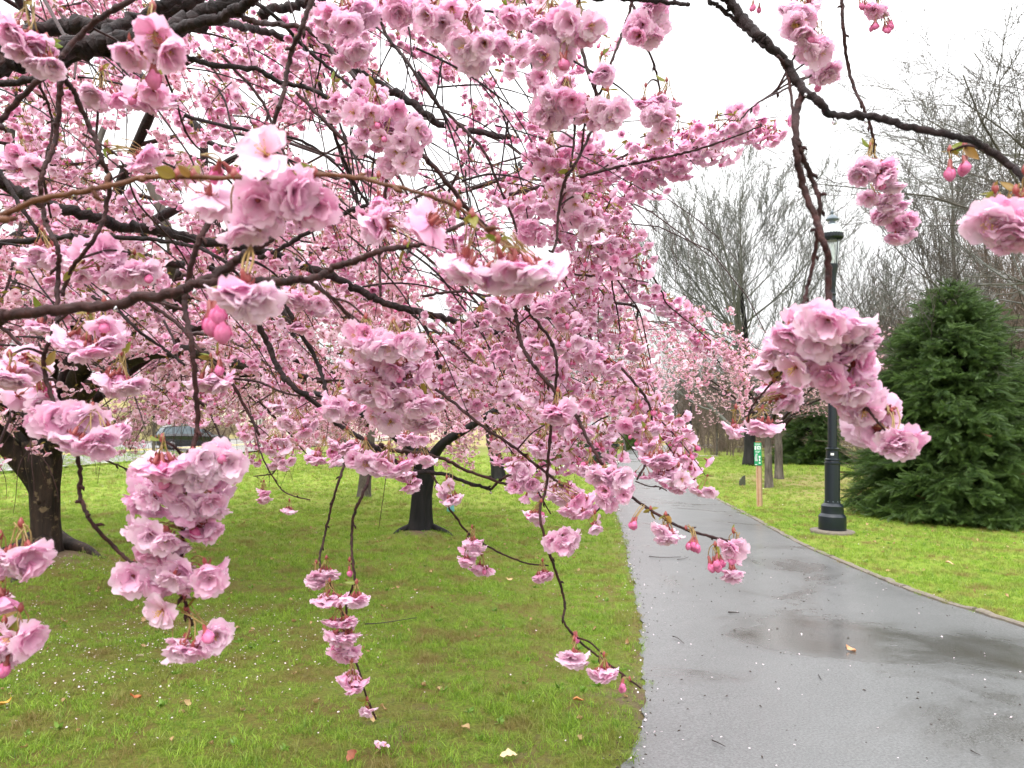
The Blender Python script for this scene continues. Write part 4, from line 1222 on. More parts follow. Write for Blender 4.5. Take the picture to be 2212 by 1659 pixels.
# ------------------------------------------------------------------ the near cherry whose boughs hang into the view
NT0 = np.array([-2.6, 0.35, 0.0])
near = empty("weeping_cherry_tree", NT0, "nearest weeping cherry, its reddish boughs and large pink blossoms hanging across the upper left", "tree")
TOPC = np.array([-2.35, .45, 2.05])
a = Acc(); C = catmull([NT0 + [0, 0, -.1], NT0 + [.02, 0, .6], NT0 + [.05, .02, 1.3], NT0 + [.15, .06, 1.9], TOPC + [0, 0, .1]], 6)
a.tube(C, np.interp(np.linspace(0, 1, len(C)), [0, .15, .7, 1], [.33, .24, .22, .17]), 30, ridge=bark_ridge(9, .07)); a.obj("trunk", M['trunk'], near)
OVER = catmull([TOPC, (-1.9, .6, 2.7), (-1.2, .7, 3.15), (-.2, .8, 3.3), (.8, .8, 3.2), (1.7, .9, 3.0)], 8)
a = Acc(); a.tube(OVER, np.linspace(.10, .03, len(OVER)), 14, ridge=bark_ridge(2, .05)); a.obj("bough", M['bough'], near)

# name, points (measured), radius at the ends in measured pixels, distance at the ends, material
BOUGHS = [
 ('b1', [(-20,145),(0,132),(60,118),(120,108),(180,102),(240,96),(310,84),(370,62),(430,36),(500,8),(560,-25),(640,-80)], 24, 17, 1.75, 2.0, 'bough'),
 ('b1b', [(120,112),(190,92),(250,60),(300,38),(360,10),(420,-30)], 12, 11, 1.95, 2.1, 'bough'),
 ('b2', [(60,72),(100,64),(150,60),(200,58),(250,58),(300,52),(350,30),(400,8),(450,-25)], 16, 14, 2.2, 2.3, 'bough'),
 ('b2b', [(372,66),(420,52),(470,40),(520,15),(560,-15)], 12, 10, 1.7, 1.75, 'bough'),
 ('b3', [(-15,275),(0,263),(43,213),(90,167),(133,120),(173,77),(220,37),(280,3),(310,-20)], 6, 6, 1.0, 1.05, 'twig'),
 ('b4a', [(-15,140),(0,112),(10,82),(32,66),(60,63)], 4, 5, .98, 1.0, 'twig'),
 ('b4', [(60,63),(87,90),(123,123),(137,167),(160,200),(187,260),(207,300),(220,347),(237,387),(230,447),(213,500),(180,547),(150,590),(135,640)], 6, 4, 1.0, 1.1, 'twig'),
 ('b5', [(133,135),(133,170),(128,217),(120,300),(97,360),(88,393),(90,433),(100,480),(118,520),(127,553),(126,600),(124,660),(121,703),(97,766),(100,820),(127,896),(160,953),(173,1020),(173,1070),(187,1106),(200,1132),(247,1182),(290,1222)], 5.5, 4, 1.02, .95, 'twig'),
 ('b6', [(77,150),(90,193),(107,233),(113,283),(95,360),(100,420),(110,470)], 3, 2.4, 1.5, 1.6, 'twig'),
 ('b7', [(-15,474),(0,467),(83,433),(200,410),(240,400),(333,383),(467,383),(560,384),(653,377),(760,383),(853,403),(936,427),(986,447),(1030,478),(1075,520)], 7, 3.5, .60, .66, 'twig_tan'),
 ('b8', [(-15,385),(0,393),(80,430),(133,450),(217,472),(250,487),(333,497),(417,517),(530,533),(603,556),(670,580),(720,598),(786,632),(836,656),(916,676),(970,690),(1026,706),(1086,723)], 13, 6, 2.3, 2.9, 'bough'),
 ('b9', [(-15,530),(0,527),(100,515),(167,511),(283,513),(367,523),(427,535),(480,562),(520,600)], 7, 3, 1.9, 1.9, 'bough'),
 ('b10', [(-20,684),(0,683),(67,676),(167,666),(267,653),(367,633),(417,616),(483,583),(520,556),(548,536),(588,512)], 13, 9, .74, .78, 'twig'),
 ('b11', [(430,612),(500,606),(580,609),(630,606),(680,600),(720,580),(770,563),(826,540),(870,533),(920,524),(955,505),(985,490),(1026,475)], 10, 4, .78, .82, 'twig'),
 ('b12', [(690,-40),(673,0),(653,60),(630,110),(620,160),(603,233),(576,290)], 6, 4.5, .9, .92, 'twig'),
 ('b13', [(500,30),(553,47),(593,53),(653,60),(693,87),(733,130),(773,173),(813,220),(833,260),(840,300),(836,383),(826,467),(820,553),(822,640)], 6, 3, 1.55, 1.5, 'twig'),
 ('b14', [(-15,180),(100,165),(190,112),(280,110),(380,120),(460,140),(553,150),(603,177),(653,187),(703,207),(753,233),(820,273)], 7, 4, 1.9, 1.9, 'bough'),
 ('b15', [(430,40),(500,52),(553,63),(603,77),(673,97),(760,120)], 9, 5, 3, 3, 'bough'),
 ('b16', [(520,-30),(540,-5),(603,43),(653,97),(703,140),(760,190)], 5, 3, 2, 2.1, 'bough'),
 ('b17', [(800,-20),(815,30),(840,83),(880,133),(913,183),(953,233),(1003,280),(1046,327),(1073,390),(1106,467),(1130,540)], 4, 2.6, 2.0, 2.0, 'twig'),
 ('b18', [(560,36),(586,20),(636,13),(690,-5),(760,-40)], 10, 9, 2.5, 2.5, 'bough'),
 ('b19', [(700,120),(780,160),(876,213),(920,247),(953,267),(1003,280),(1073,293),(1120,300)], 9, 6, 3, 3, 'bough'),
 ('b20', [(690,180),(703,227),(726,300),(760,383),(800,450)], 4, 3, 2.5, 2.5, 'bough'),
 ('b21', [(560,556),(600,540),(636,520),(703,480),(753,457),(796,443)], 5, 4, 2.2, 2.2, 'bough'),
 ('b22', [(840,290),(900,327),(953,377),(1003,443),(1053,493),(1106,533),(1150,590)], 6, 3.4, 1.6, 1.6, 'twig'),
 ('b22b', [(640,200),(700,260),(760,320),(850,370),(880,420)], 4, 2.5, 1.9, 1.9, 'twig'),
 ('b22c', [(620,300),(700,330),(780,345),(860,362),(960,372),(1010,400),(1040,470)], 2.2, 1.6, 2.0, 2.0, 'twig'),
 ('b23', [(-10,692),(0,703),(50,753),(87,813),(103,853),(120,880)], 4, 3, 1.3, 1.3, 'twig'),
 ('b25', [(500,440),(470,460),(440,500),(420,550),(405,610),(400,670),(413,740),(420,820),(427,913),(417,970),(405,1040),(398,1120),(392,1190),(395,1260),(402,1310),(415,1350)], 7, 3.4, .92, .92, 'twig'),
 ('b26', [(200,640),(260,676),(300,716),(350,750),(400,790)], 4, 2.5, 2.2, 2.2, 'bough'),
 ('b26b', [(290,640),(323,656),(383,700),(427,750),(493,816),(533,886),(560,940)], 4, 3, 2.2, 2.1, 'twig'),
 ('b26c', [(493,816),(560,826),(620,850),(700,862),(760,880)], 3, 1.6, 2.2, 2.2, 'twig'),
 ('b27', [(535,650),(553,686),(576,740),(600,793),(630,833),(686,873),(726,913),(783,950),(820,972),(853,996),(883,1016),(953,1023),(1020,1046),(1060,1057)], 6.5, 3.6, 1.9, 1.9, 'bough'),
 ('b27b', [(1060,1057),(1078,1040),(1100,1026),(1150,1015),(1190,1000)], 3, 2, 1.9, 1.88, 'twig'),
 ('b28', [(820,960),(843,973),(886,976),(953,990),(1020,1020),(1106,1050),(1150,1056),(1180,1060)], 4.4, 2.4, 1.95, 1.85, 'twig'),
 ('b28b', [(1160,1057),(1175,1085),(1190,1110)], 2, 1.4, 1.85, 1.85, 'twig'),
 ('b29', [(590,600),(613,650),(646,713),(680,773),(696,813),(708,860)], 5.5, 4, 2, 2, 'bough'),
 ('b29b', [(700,823),(730,822),(765,826),(800,832)], 3, 1.6, 2, 2, 'twig'),
 ('b30', [(650,600),(686,620),(726,653),(760,690),(776,716),(776,735)], 5, 3.6, 1.6, 1.55, 'twig'),
 ('b31', [(905,670),(916,700),(940,753),(953,793),(983,833)], 4, 3.4, 2.6, 2.6, 'bough'),
 ('b32', [(940,840),(980,870),(1036,916),(1106,963),(1140,990),(1180,1022),(1215,1050)], 3.6, 2.6, 1.8, 1.7, 'twig'),
 ('b33', [(1100,590),(1113,626),(1143,673),(1190,736),(1203,786),(1200,846)], 4.4, 3, 1.55, 1.6, 'twig'),
 ('b34', [(1108,650),(1116,693),(1130,753),(1156,793),(1196,843),(1240,890),(1263,936),(1290,985),(1306,1010),(1356,1066),(1413,1106),(1473,1140),(1540,1160),(1585,1170)], 4.4, 2.8, 1.5, 1.35, 'twig'),
 ('b35', [(1150,640),(1193,666),(1256,730),(1323,780),(1373,830),(1406,886),(1406,953),(1393,1003),(1376,1036)], 3.6, 2.2, 1.8, 1.8, 'twig'),
 ('b36', [(1373,1040),(1400,1050),(1425,1052),(1440,1060)], 1.4, 1.2, 1.8, 1.8, 'twig'),
 ('b37', [(1200,850),(1192,906),(1186,970),(1180,1053),(1166,1106),(1183,1183),(1206,1250),(1220,1303),(1217,1340),(1240,1373),(1273,1403),(1323,1440),(1385,1487)], 3.6, 2.0, 1.5, 1.45, 'twig'),
 ('b38', [(790,960),(753,990),(730,1043),(713,1106),(700,1163),(690,1213),(706,1250),(727,1290),(742,1330)], 3, 2, 1.7, 1.62, 'twig'),
 ('b39', [(815,965),(803,1013),(786,1063),(766,1106),(760,1156),(761,1206),(766,1256),(748,1306),(753,1373),(773,1440),(786,1490),(812,1553)], 3.6, 2, 1.6, 1.6, 'twig'),
 ('b40', [(930,1020),(950,1055),(976,1106),(1013,1153),(1053,1180),(1106,1206),(1145,1218),(1185,1222)], 2.6, 1.6, 1.95, 1.95, 'twig'),
 ('b41', [(545,900),(553,940),(566,986),(593,1036),(620,1066),(670,1080)], 1.8, 1.2, 2, 2, 'twig'),
 ('b42', [(180,955),(196,973),(233,996),(267,1010),(300,1033)], 2.4, 1.6, 2.2, 2.2, 'twig'),
 ('b43', [(-10,842),(0,846),(50,866),(93,883),(120,895)], 2.8, 2, 1.2, 1.2, 'twig'),
 ('b50', [(1540,-40),(1555,-15),(1573,0),(1606,43),(1640,77),(1659,97),(1702,140),(1732,190),(1769,217),(1799,247),(1892,253),(1959,273),(2059,293),(2126,317),(2180,355),(2212,390),(2245,450)], 11, 6.5, .95, .85, 'bough'),
 ('b51', [(1528,-14),(1548,10),(1579,36),(1613,67),(1650,102)], 5, 4, .96, .92, 'bough'),
 ('b52', [(1738,196),(1724,227),(1719,283),(1722,340),(1736,407),(1762,467),(1776,517),(1789,553),(1789,620),(1792,690)], 8, 6.5, .88, .85, 'twig'),
 ('b53', [(1680,120),(1697,150),(1709,200),(1714,277)], 4, 3, .95, .9, 'twig'),
 ('b54', [(1722,300),(1729,327),(1745,365),(1759,400),(1770,433),(1768,480),(1759,553),(1745,620),(1735,665)], 6, 3.6, .90, .92, 'twig'),
 ('b55', [(1815,-20),(1819,0),(1822,67),(1832,140),(1846,193),(1866,233),(1886,293),(1889,332)], 4, 2.8, 1.4, 1.4, 'twig'),
 ('b56', [(1372,-25),(1366,0),(1346,67),(1323,127),(1303,187),(1285,218)], 3.4, 2.6, 1.4, 1.4, 'twig'),
 ('b57', [(1270,-20),(1330,-6),(1406,0),(1456,7),(1489,10)], 7, 4, 1.0, 1.0, 'bough'),
 ('b58', [(1362,-5),(1380,40),(1393,90),(1416,150),(1426,200)], 3, 2.2, 1.45, 1.5, 'twig'),
 ('b59', [(1235,20),(1249,77),(1269,150),(1286,200),(1287,233),(1273,293),(1239,360),(1219,393),(1206,460),(1203,517),(1193,545)], 4, 2.8, 1.4, 1.4, 'twig'),
 ('b60', [(1241,235),(1240,300),(1229,380)], 3, 2.4, 1.4, 1.4, 'twig'),
 ('b61', [(1752,163),(1702,190),(1659,210),(1623,233),(1600,258)], 2.4, 1.6, 1.0, 1.6, 'twig'),
 ('b61b', [(1100,420),(1180,400),(1260,380),(1330,362),(1410,345),(1480,330),(1540,312),(1600,290),(1645,272)], 4, 1.6, 2.3, 2.0, 'twig'),
 ('b61c', [(1290,372),(1340,340),(1400,316),(1440,300)], 2, 1.4, 2.2, 2.2, 'twig'),
 ('b62', [(1300,500),(1316,553),(1323,620),(1333,670),(1340,720),(1336,756)], 2.2, 1.4, 2.5, 2.5, 'twig'),
 ('b63', [(1330,600),(1356,636),(1380,670),(1393,720),(1406,786)], 1.8, 1.2, 2.5, 2.5, 'twig'),
 ('b64', [(1735,662),(1710,740),(1690,800),(1659,836),(1625,878),(1616,910)], 2.6, 2.2, .95, 1.1, 'twig'),
 ('b65', [(1335,560),(1393,580),(1430,630),(1440,656),(1500,706),(1536,737)], 2.2, 1.2, 2.9, 2.9, 'twig'),
 ('b66', [(1180,560),(1230,590),(1290,596),(1350,600),(1400,610)], 3, 1.4, 2.0, 2.3, 'twig'),
 ('b67', [(1792,690),(1800,770),(1830,830),(1870,880),(1900,915),(1930,950)], 4, 2.4, .85, .85, 'twig'),
 ('b68', [(1889,332),(1900,380),(1915,430),(1935,480)], 2.4, 1.4, 1.4, 1.4, 'twig'),
 ('b69', [(1700,-30),(1720,20),(1745,70),(1765,130),(1772,175)], 2.4, 1.4, 1.5, 1.5, 'twig'),
 ('b70', [(1890,-30),(1896,10),(1905,45)], 2, 1.2, 1.7, 1.7, 'twig'),
 ('b71', [(-15,360),(0,370),(40,440),(80,500),(90,560)], 6, 3, 2.2, 2.2, 'bough'),
 ('b72', [(180,290),(260,345),(300,440),(380,530),(420,600)], 2.4, 1.6, 2.1, 2.1, 'twig'),
 ('b73', [(340,120),(380,220),(410,300),(480,360),(560,410)], 2.6, 1.6, 2.3, 2.3, 'twig'),
 ('b74', [(900,40),(960,80),(1020,140),(1060,200)], 2, 1.3, 2.5, 2.5, 'twig'),
 ('b75', [(1020,20),(1080,30),(1130,60),(1160,75)], 3, 2, 1.4, 1.4, 'bough'),
 ('b76', [(890,680),(1000,760),(1060,830),(1120,900)], 3, 1.8, 2.3, 2.3, 'twig'),
 ('b77', [(480,120),(560,210),(600,300),(650,420),(680,520)], 3.4, 2, 2.5, 2.5, 'twig'),
 ('b78', [(913,640),(960,632),(1010,631),(1080,650),(1120,690)], 3.4, 1.8, 1.9, 1.9, 'twig'),
 ('b79', [(400,250),(520,280),(640,300),(720,350),(780,420)], 4, 2, 3, 3, 'bough'),
]
CURV = {}
allpts = []
for (nm, pts, r0, r1, d0, d1, mt) in BOUGHS:
    m = len(pts)
    # start where an earlier bough already passes, if one does
    x0, y0 = pts[0]
    dd = np.linspace(d0, d1, m)
    if nm in ('b2',) or (0 < x0 < 2212 and y0 > 0 and allpts):
        Q = np.array([q for q in allpts]) if allpts else None
        if Q is not None:
            s = np.hypot(Q[:, 0] - x0, Q[:, 1] - y0)
            i = int(np.argmin(s + 60 * np.abs(Q[:, 2] - d0)))
            if s[i] < 22:
                off = Q[i, 2] - d0; dd = dd + off * np.exp(-np.arange(m) / (m * .45))
    dd = dd + .012 * np.sin(np.arange(m) * 1.7 + len(nm) + x0) * dd
    P = [at(x, y, d) for (x, y), d in zip(pts, dd)]
    pre = []
    if x0 <= 0:
        p = P[0]; h = np.clip(p[2], 1.2, 2.0); pre = [TOPC + [.02, .03, h - 2.0], TOPC * .55 + p * .45 + [0, 0, .06 * (1 if p[2] > 1.8 else -1)]]
    elif y0 <= 0:
        p = P[0]; q = OVER[int(np.argmin(np.linalg.norm(OVER - p, axis=1)))]; pre = [q, q * .45 + p * .55 + [-.06, -.05, .08]]
    if pre:
        v_ = pre[-1] - P[0]; e_ = P[0] - P[1]; pre = pre + [P[0] + v_ * .45 + e_ * 1.5, P[0] + v_ * .12 + e_ * 1.2]
    C = catmull(pre + P, 8)
    k0 = len(pre) * 8
    n_ = len(C); t = np.clip((np.arange(n_) - k0) / max(1, n_ - 1 - k0), 0, 1)
    dpt = (C - CAM) @ FWD
    rad = (r0 + (r1 - r0) * t) * np.interp(t, np.linspace(0, 1, m), dd) / F
    grow = np.clip((k0 - np.arange(n_)) / max(k0, 1), 0, 1); rad = rad * (1 + 1.2 * grow)
    r_ = np.random.default_rng(abs(hash(nm)) % 1000 if False else sum(map(ord, nm)))
    # a light zigzag and swollen nodes
    node = np.zeros(n_); step = r_.integers(5, 9); node[step::step] = 1
    rad = rad * (1 + .05 * r_.normal(0, 1, n_) + (.22 if r0 < 8 else .08) * node)
    C[1:-1] += r_.normal(0, 1, (n_ - 2, 3)) * (rad[1:-1, None] * .22)
    a = Acc(); a.tube(C, rad, 12 if r0 > 8 else 9)
    # spur buds at the nodes
    for i in np.nonzero(node)[0]:
        if i > k0 and r0 < 8 and r_.random() < .6:
            ax = C[min(i + 1, n_ - 1)] - C[i]; ax /= np.linalg.norm(ax) + 1e-9; q = r_.normal(0, 1, 3); q -= ax * (q @ ax); q /= np.linalg.norm(q)
            l = r_.uniform(.004, .009)
            a.tube([C[i] + q * rad[i] * .5, C[i] + q * (rad[i] + l * .6) + ax * l * .4, C[i] + q * (rad[i] + l) + ax * l], [.0022, .0024, .0006], 5)
    a.obj("bough", M[mt], near)
    CURV[nm] = C[k0:]
    sc = np.array([to_pix(c) for c in C[k0:]]); allpts.extend(sc.tolist())
ALLC = np.concatenate(list(CURV.values()))
ALLS = np.array(allpts)

# ---- bunches of blossom: (x, y, width, height, distance, how many, mix, pinkness)
CL = [
 (330,92,130,90,.72,4,'o'), (332,152,70,40,.72,1,'b'), (60,70,110,90,.85,5,'d'), (100,128,80,40,.85,2,'d'),
 (220,200,105,60,1.15,7,'s'), (330,205,120,62,1.1,8,'s'), (310,340,90,50,1.3,6,'d'),
 (640,125,60,60,1.4,3,'d'),
 (45,350,80,70,1.3,7,'d'), (90,545,110,60,1.2,7,'d'), (215,560,120,80,1.15,9,'d'), (290,590,100,50,1.15,6,'d'), (170,580,70,50,1.2,4,'d'),
 (575,425,210,90,.66,8,'o'), (550,480,150,60,.66,4,'o'), (450,425,70,50,.68,2,'o'), (678,440,90,60,.66,3,'o'), (480,365,90,40,.68,2,'b'),
 (818,425,45,45,.95,1,'o'), (820,480,100,45,.85,3,'d'), (938,482,90,50,.72,3,'d'),
 (1090,565,210,85,.70,9,'d'), (1010,560,80,60,.72,3,'d'), (1170,580,80,60,.7,3,'d'),
 (190,735,140,75,.92,9,'s'), (225,700,60,50,.92,2,'o'), (262,815,100,60,1.1,8,'s'), (90,700,40,30,1.2,2,'d'),
 (60,780,110,60,1.0,6,'s'), (20,810,60,40,.9,3,'s'), (80,850,120,60,1.05,6,'s'), (150,905,150,60,.92,8,'s'), (200,940,160,70,.9,9,'s'), (110,910,60,60,.9,3,'o'),
 (45,1195,95,70,.80,6,'d'), (0,1210,60,50,.8,2,'d'), (45,1372,80,60,.82,3,'o'), (10,1400,60,60,.82,3,'o'), (12,1432,36,40,.82,1,'b'), (5,1290,40,30,.85,1,'d'),
 (455,820,85,60,1.25,7,'s'), (470,790,50,20,1.25,2,'b'),
 (350,1000,110,50,.84,4,'s'), (450,1000,130,60,.88,4,'d'), (475,985,60,50,.88,1,'o'), (400,1035,200,60,.88,7,'s'), (335,1075,120,70,.9,5,'s'), (440,1090,130,70,.9,6,'s'), (335,1150,130,50,.9,4,'s'), (430,1135,110,50,.92,4,'s'),
 (340,1180,120,60,.92,5,'s'), (430,1240,150,70,.9,8,'s'), (320,1250,110,50,.93,5,'d'), (360,1230,100,40,.93,3,'s'), (352,1318,70,34,.9,1,'o'), (400,1395,100,60,.88,3,'s'), (455,1375,90,50,.88,3,'o'),
 (650,635,90,50,1.5,8,'d'), (690,665,60,40,1.5,4,'d'), (645,700,40,30,1.5,3,'d'),
 (745,25,150,70,1.2,11,'d'), (750,105,85,70,1.2,8,'d'), (700,60,70,60,1.4,5,'d'),
 (960,25,140,70,1.1,10,'o'), (900,10,90,50,1.2,5,'d'), (1010,85,110,70,1.1,9,'o'), (1015,135,60,40,1.15,3,'o'), (950,60,90,50,1.3,6,'d'), (850,15,90,50,1.2,6,'d'),
 (810,245,130,80,1.5,13,'o'), (860,290,130,90,1.5,13,'o'), (780,205,110,60,1.55,8,'d'), (860,340,90,70,1.5,8,'o'), (790,300,80,60,1.6,6,'d'),(720,225,70,70,1.7,6,'d'),
 (1190,40,110,70,1.15,9,'d'), (1250,55,100,60,1.1,8,'o'), (1120,25,90,60,1.3,7,'d'), (1200,120,90,60,1.15,6,'o'), (1225,125,50,40,1.1,3,'b'), (1100,90,80,60,1.4,6,'d'),
 (1185,180,110,60,1.35,8,'o'), (1225,215,120,50,1.3,9,'d'), (1180,245,110,60,1.35,8,'o'), (1300,160,60,50,1.3,4,'d'), (1313,243,80,60,1.25,5,'o'), (1270,255,60,40,1.3,3,'o'),
 (1395,65,85,50,1.15,5,'o'), (1400,20,70,40,1.15,3,'d'),
 (1395,215,40,30,1.45,2,'d'), (1440,215,70,50,1.4,5,'d'), (1425,255,70,50,1.4,6,'o'), (1430,290,60,40,1.4,4,'o'),
 (1190,330,90,60,1.5,9,'d'), (1190,370,80,50,1.5,6,'o'), (1205,405,70,50,1.45,5,'o'), (1240,400,60,50,1.45,4,'d'), (1230,455,80,60,1.5,7,'o'), (1260,470,80,60,1.5,7,'d'), (1160,500,80,50,1.6,6,'d'), (1180,445,70,50,1.6,5,'d'),
 (1080,600,90,60,1.3,6,'d'), (1100,650,90,60,1.4,7,'d'), (1180,650,90,60,1.5,7,'d'), (1210,690,70,50,1.5,5,'s'),
 (1735,15,80,50,1.2,6,'d'), (1738,55,75,50,1.2,5,'o'), (1763,100,80,55,1.2,7,'o'), (1770,152,75,35,1.25,6,'s'), (1768,183,30,18,1.3,2,'b'), (1630,12,50,30,1.5,3,'b'),
 (1860,10,70,20,1.5,4,'b'), (1905,55,70,55,1.5,9,'b'), (1900,20,50,30,1.5,3,'d'),
 (1880,365,90,60,1.25,8,'d'), (1925,392,60,40,1.25,4,'s'), (1890,425,55,25,1.3,4,'s'), (1930,435,60,45,1.3,5,'s'), (1915,465,55,25,1.35,4,'s'), (1955,480,70,40,1.35,6,'s'), (1945,507,60,25,1.35,4,'s'),
 (2052,362,26,30,.95,2,'b'), (2084,352,24,30,.95,2,'b'), (2150,470,90,60,.72,4,'o'), (2195,490,80,90,.72,6,'d'), (2215,430,40,60,.72,2,'d'),
 (1725,705,80,60,.84,5,'s'), (1800,700,150,60,.8,6,'s'), (1840,730,80,60,.82,4,'s'), (1780,750,160,70,.84,9,'d'), (1760,790,130,50,.86,6,'o'), (1820,820,120,70,.86,7,'d'), (1850,785,70,60,.86,4,'s'), (1860,870,110,60,.88,6,'o'), (1910,885,70,40,.9,4,'s'), (1890,930,110,50,.9,6,'s'), (1950,950,80,45,.86,4,'s'),
 (1690,745,60,60,1.0,4,'d'), (1670,790,80,55,1.05,6,'o'), (1720,815,80,40,1.05,4,'o'), (1688,860,70,30,1.1,6,'s'), (1590,920,45,45,1.3,3,'s'), (1648,918,62,34,1.2,3,'s'), (1660,830,40,30,1.2,2,'s'),
 (790,735,130,60,1.15,9,'o'), (850,745,110,60,1.15,8,'o'), (810,790,150,60,1.2,10,'s'), (870,800,110,60,1.2,8,'s'), (800,840,130,60,1.25,10,'d'), (880,860,150,60,1.2,11,'s'), (850,900,110,50,1.3,7,'o'), (915,900,90,50,1.25,6,'s'), (732,875,110,50,1.4,10,'d'), (1040,690,70,40,1.8,5,'d'),
 (705,1235,50,30,1.55,6,'s'), (683,1250,44,40,1.55,6,'s'), (712,1290,70,40,1.5,7,'s'), (755,1232,14,16,1.5,3,'b'), (770,1290,52,30,1.3,4,'s'), (735,1340,70,26,1.5,7,'s'), (748,1370,85,30,1.5,8,'s'), (750,1405,80,30,1.55,8,'s'), (740,1395,60,40,1.55,5,'o'), (760,1470,60,50,1.5,8,'s'), (793,1533,22,16,1.5,1,'o'),
 (1020,1175,60,44,1.7,9,'s'), (1010,1205,40,24,1.7,4,'s'), (1040,1225,46,30,1.75,5,'s'), (1172,1242,46,36,1.8,6,'s'), (965,1070,60,50,1.8,8,'s'), (975,1048,36,30,1.8,2,'o'),
 (1160,1110,60,36,1.5,6,'d'), (1212,1168,76,44,1.4,9,'d'), (1245,1372,18,26,1.45,2,'b'), (1240,1416,66,34,1.25,4,'s'), (1305,1452,66,40,1.35,8,'s'), (1345,1478,26,28,1.4,4,'b'),
 (1370,1128,40,34,1.35,5,'b'), (1438,1152,56,44,1.3,6,'d'), (1500,1172,46,40,1.3,8,'b'), (1545,1212,56,34,1.25,8,'b'), (1585,1192,34,50,1.2,4,'o'), (1582,1232,26,18,1.25,2,'d'),
 (1205,885,60,44,1.2,7,'d'), (1180,960,70,60,1.7,8,'d'), (1262,930,60,30,1.7,5,'d'), (1290,960,60,30,1.7,5,'b'), (1320,1030,90,50,1.4,8,'d'), (1275,1010,60,40,1.6,5,'s'), (1325,1070,70,60,1.4,6,'o'), (1250,1090,90,50,1.5,8,'s'), (1285,1133,40,20,1.4,1,'o'), (1215,1060,80,44,1.7,7,'s'), (1130,1040,90,50,1.8,8,'s'), (1120,1000,70,40,1.8,6,'s'),
 (1380,910,80,50,1.7,8,'s'), (1420,890,40,30,1.6,3,'b'), (1375,870,50,30,1.7,4,'b'), (1400,940,70,50,1.7,7,'s'), (1425,990,80,40,1.5,7,'s'), (1440,1020,60,40,1.5,6,'s'), (1466,1040,60,40,1.5,6,'o'), (1395,960,60,40,1.6,5,'s'),
 (1270,760,90,40,1.8,9,'s'), (1310,790,80,36,1.8,7,'s'), (1330,720,50,30,2.2,4,'s'), (1372,755,50,50,1.9,8,'d'), (1390,800,40,30,2,4,'s'), (1165,745,70,50,1.8,6,'s'), (1220,745,80,50,1.7,8,'d'), (1240,700,60,40,1.8,5,'d'), (1150,600,60,50,1.6,5,'d'), (1180,780,80,50,2.0,7,'d'), (1280,880,70,40,2,6,'d'),
 (700,985,80,50,1.7,8,'s'), (640,920,90,50,2.0,10,'s'), (600,880,70,40,2.2,7,'s'), (790,990,100,50,1.55,10,'o'), (840,1000,90,50,1.5,8,'s'), (750,960,80,40,1.6,7,'s'), (905,990,70,40,1.6,6,'s'), (890,945,70,40,1.6,6,'d'), (880,1035,70,50,1.7,9,'s'), (600,960,80,50,2.4,9,'s'), (570,1070,50,40,2.4,7,'d'), (625,1100,30,20,2.4,3,'s'),
 (1035,800,80,50,1.9,8,'s'), (1080,850,90,50,1.9,9,'s'), (1060,760,80,50,2.0,8,'s'), (960,830,80,60,2.0,8,'d'), (1020,880,80,50,2.0,8,'s'), (1110,900,70,40,2.2,6,'d'), (930,760,80,50,2.0,7,'d'),
]
KM = {'o': ['open', 'open', 'bell', 'skirt'], 'd': ['double', 'double', 'skirt', 'bell'], 's': ['skirt', 'skirt', 'double', 'bell'], 'b': ['bud']}
r_ = np.random.default_rng(77)
FL = []     # (mesh, pos, matrix, scale, size on the picture)
STK = Acc(); LEAVES = []
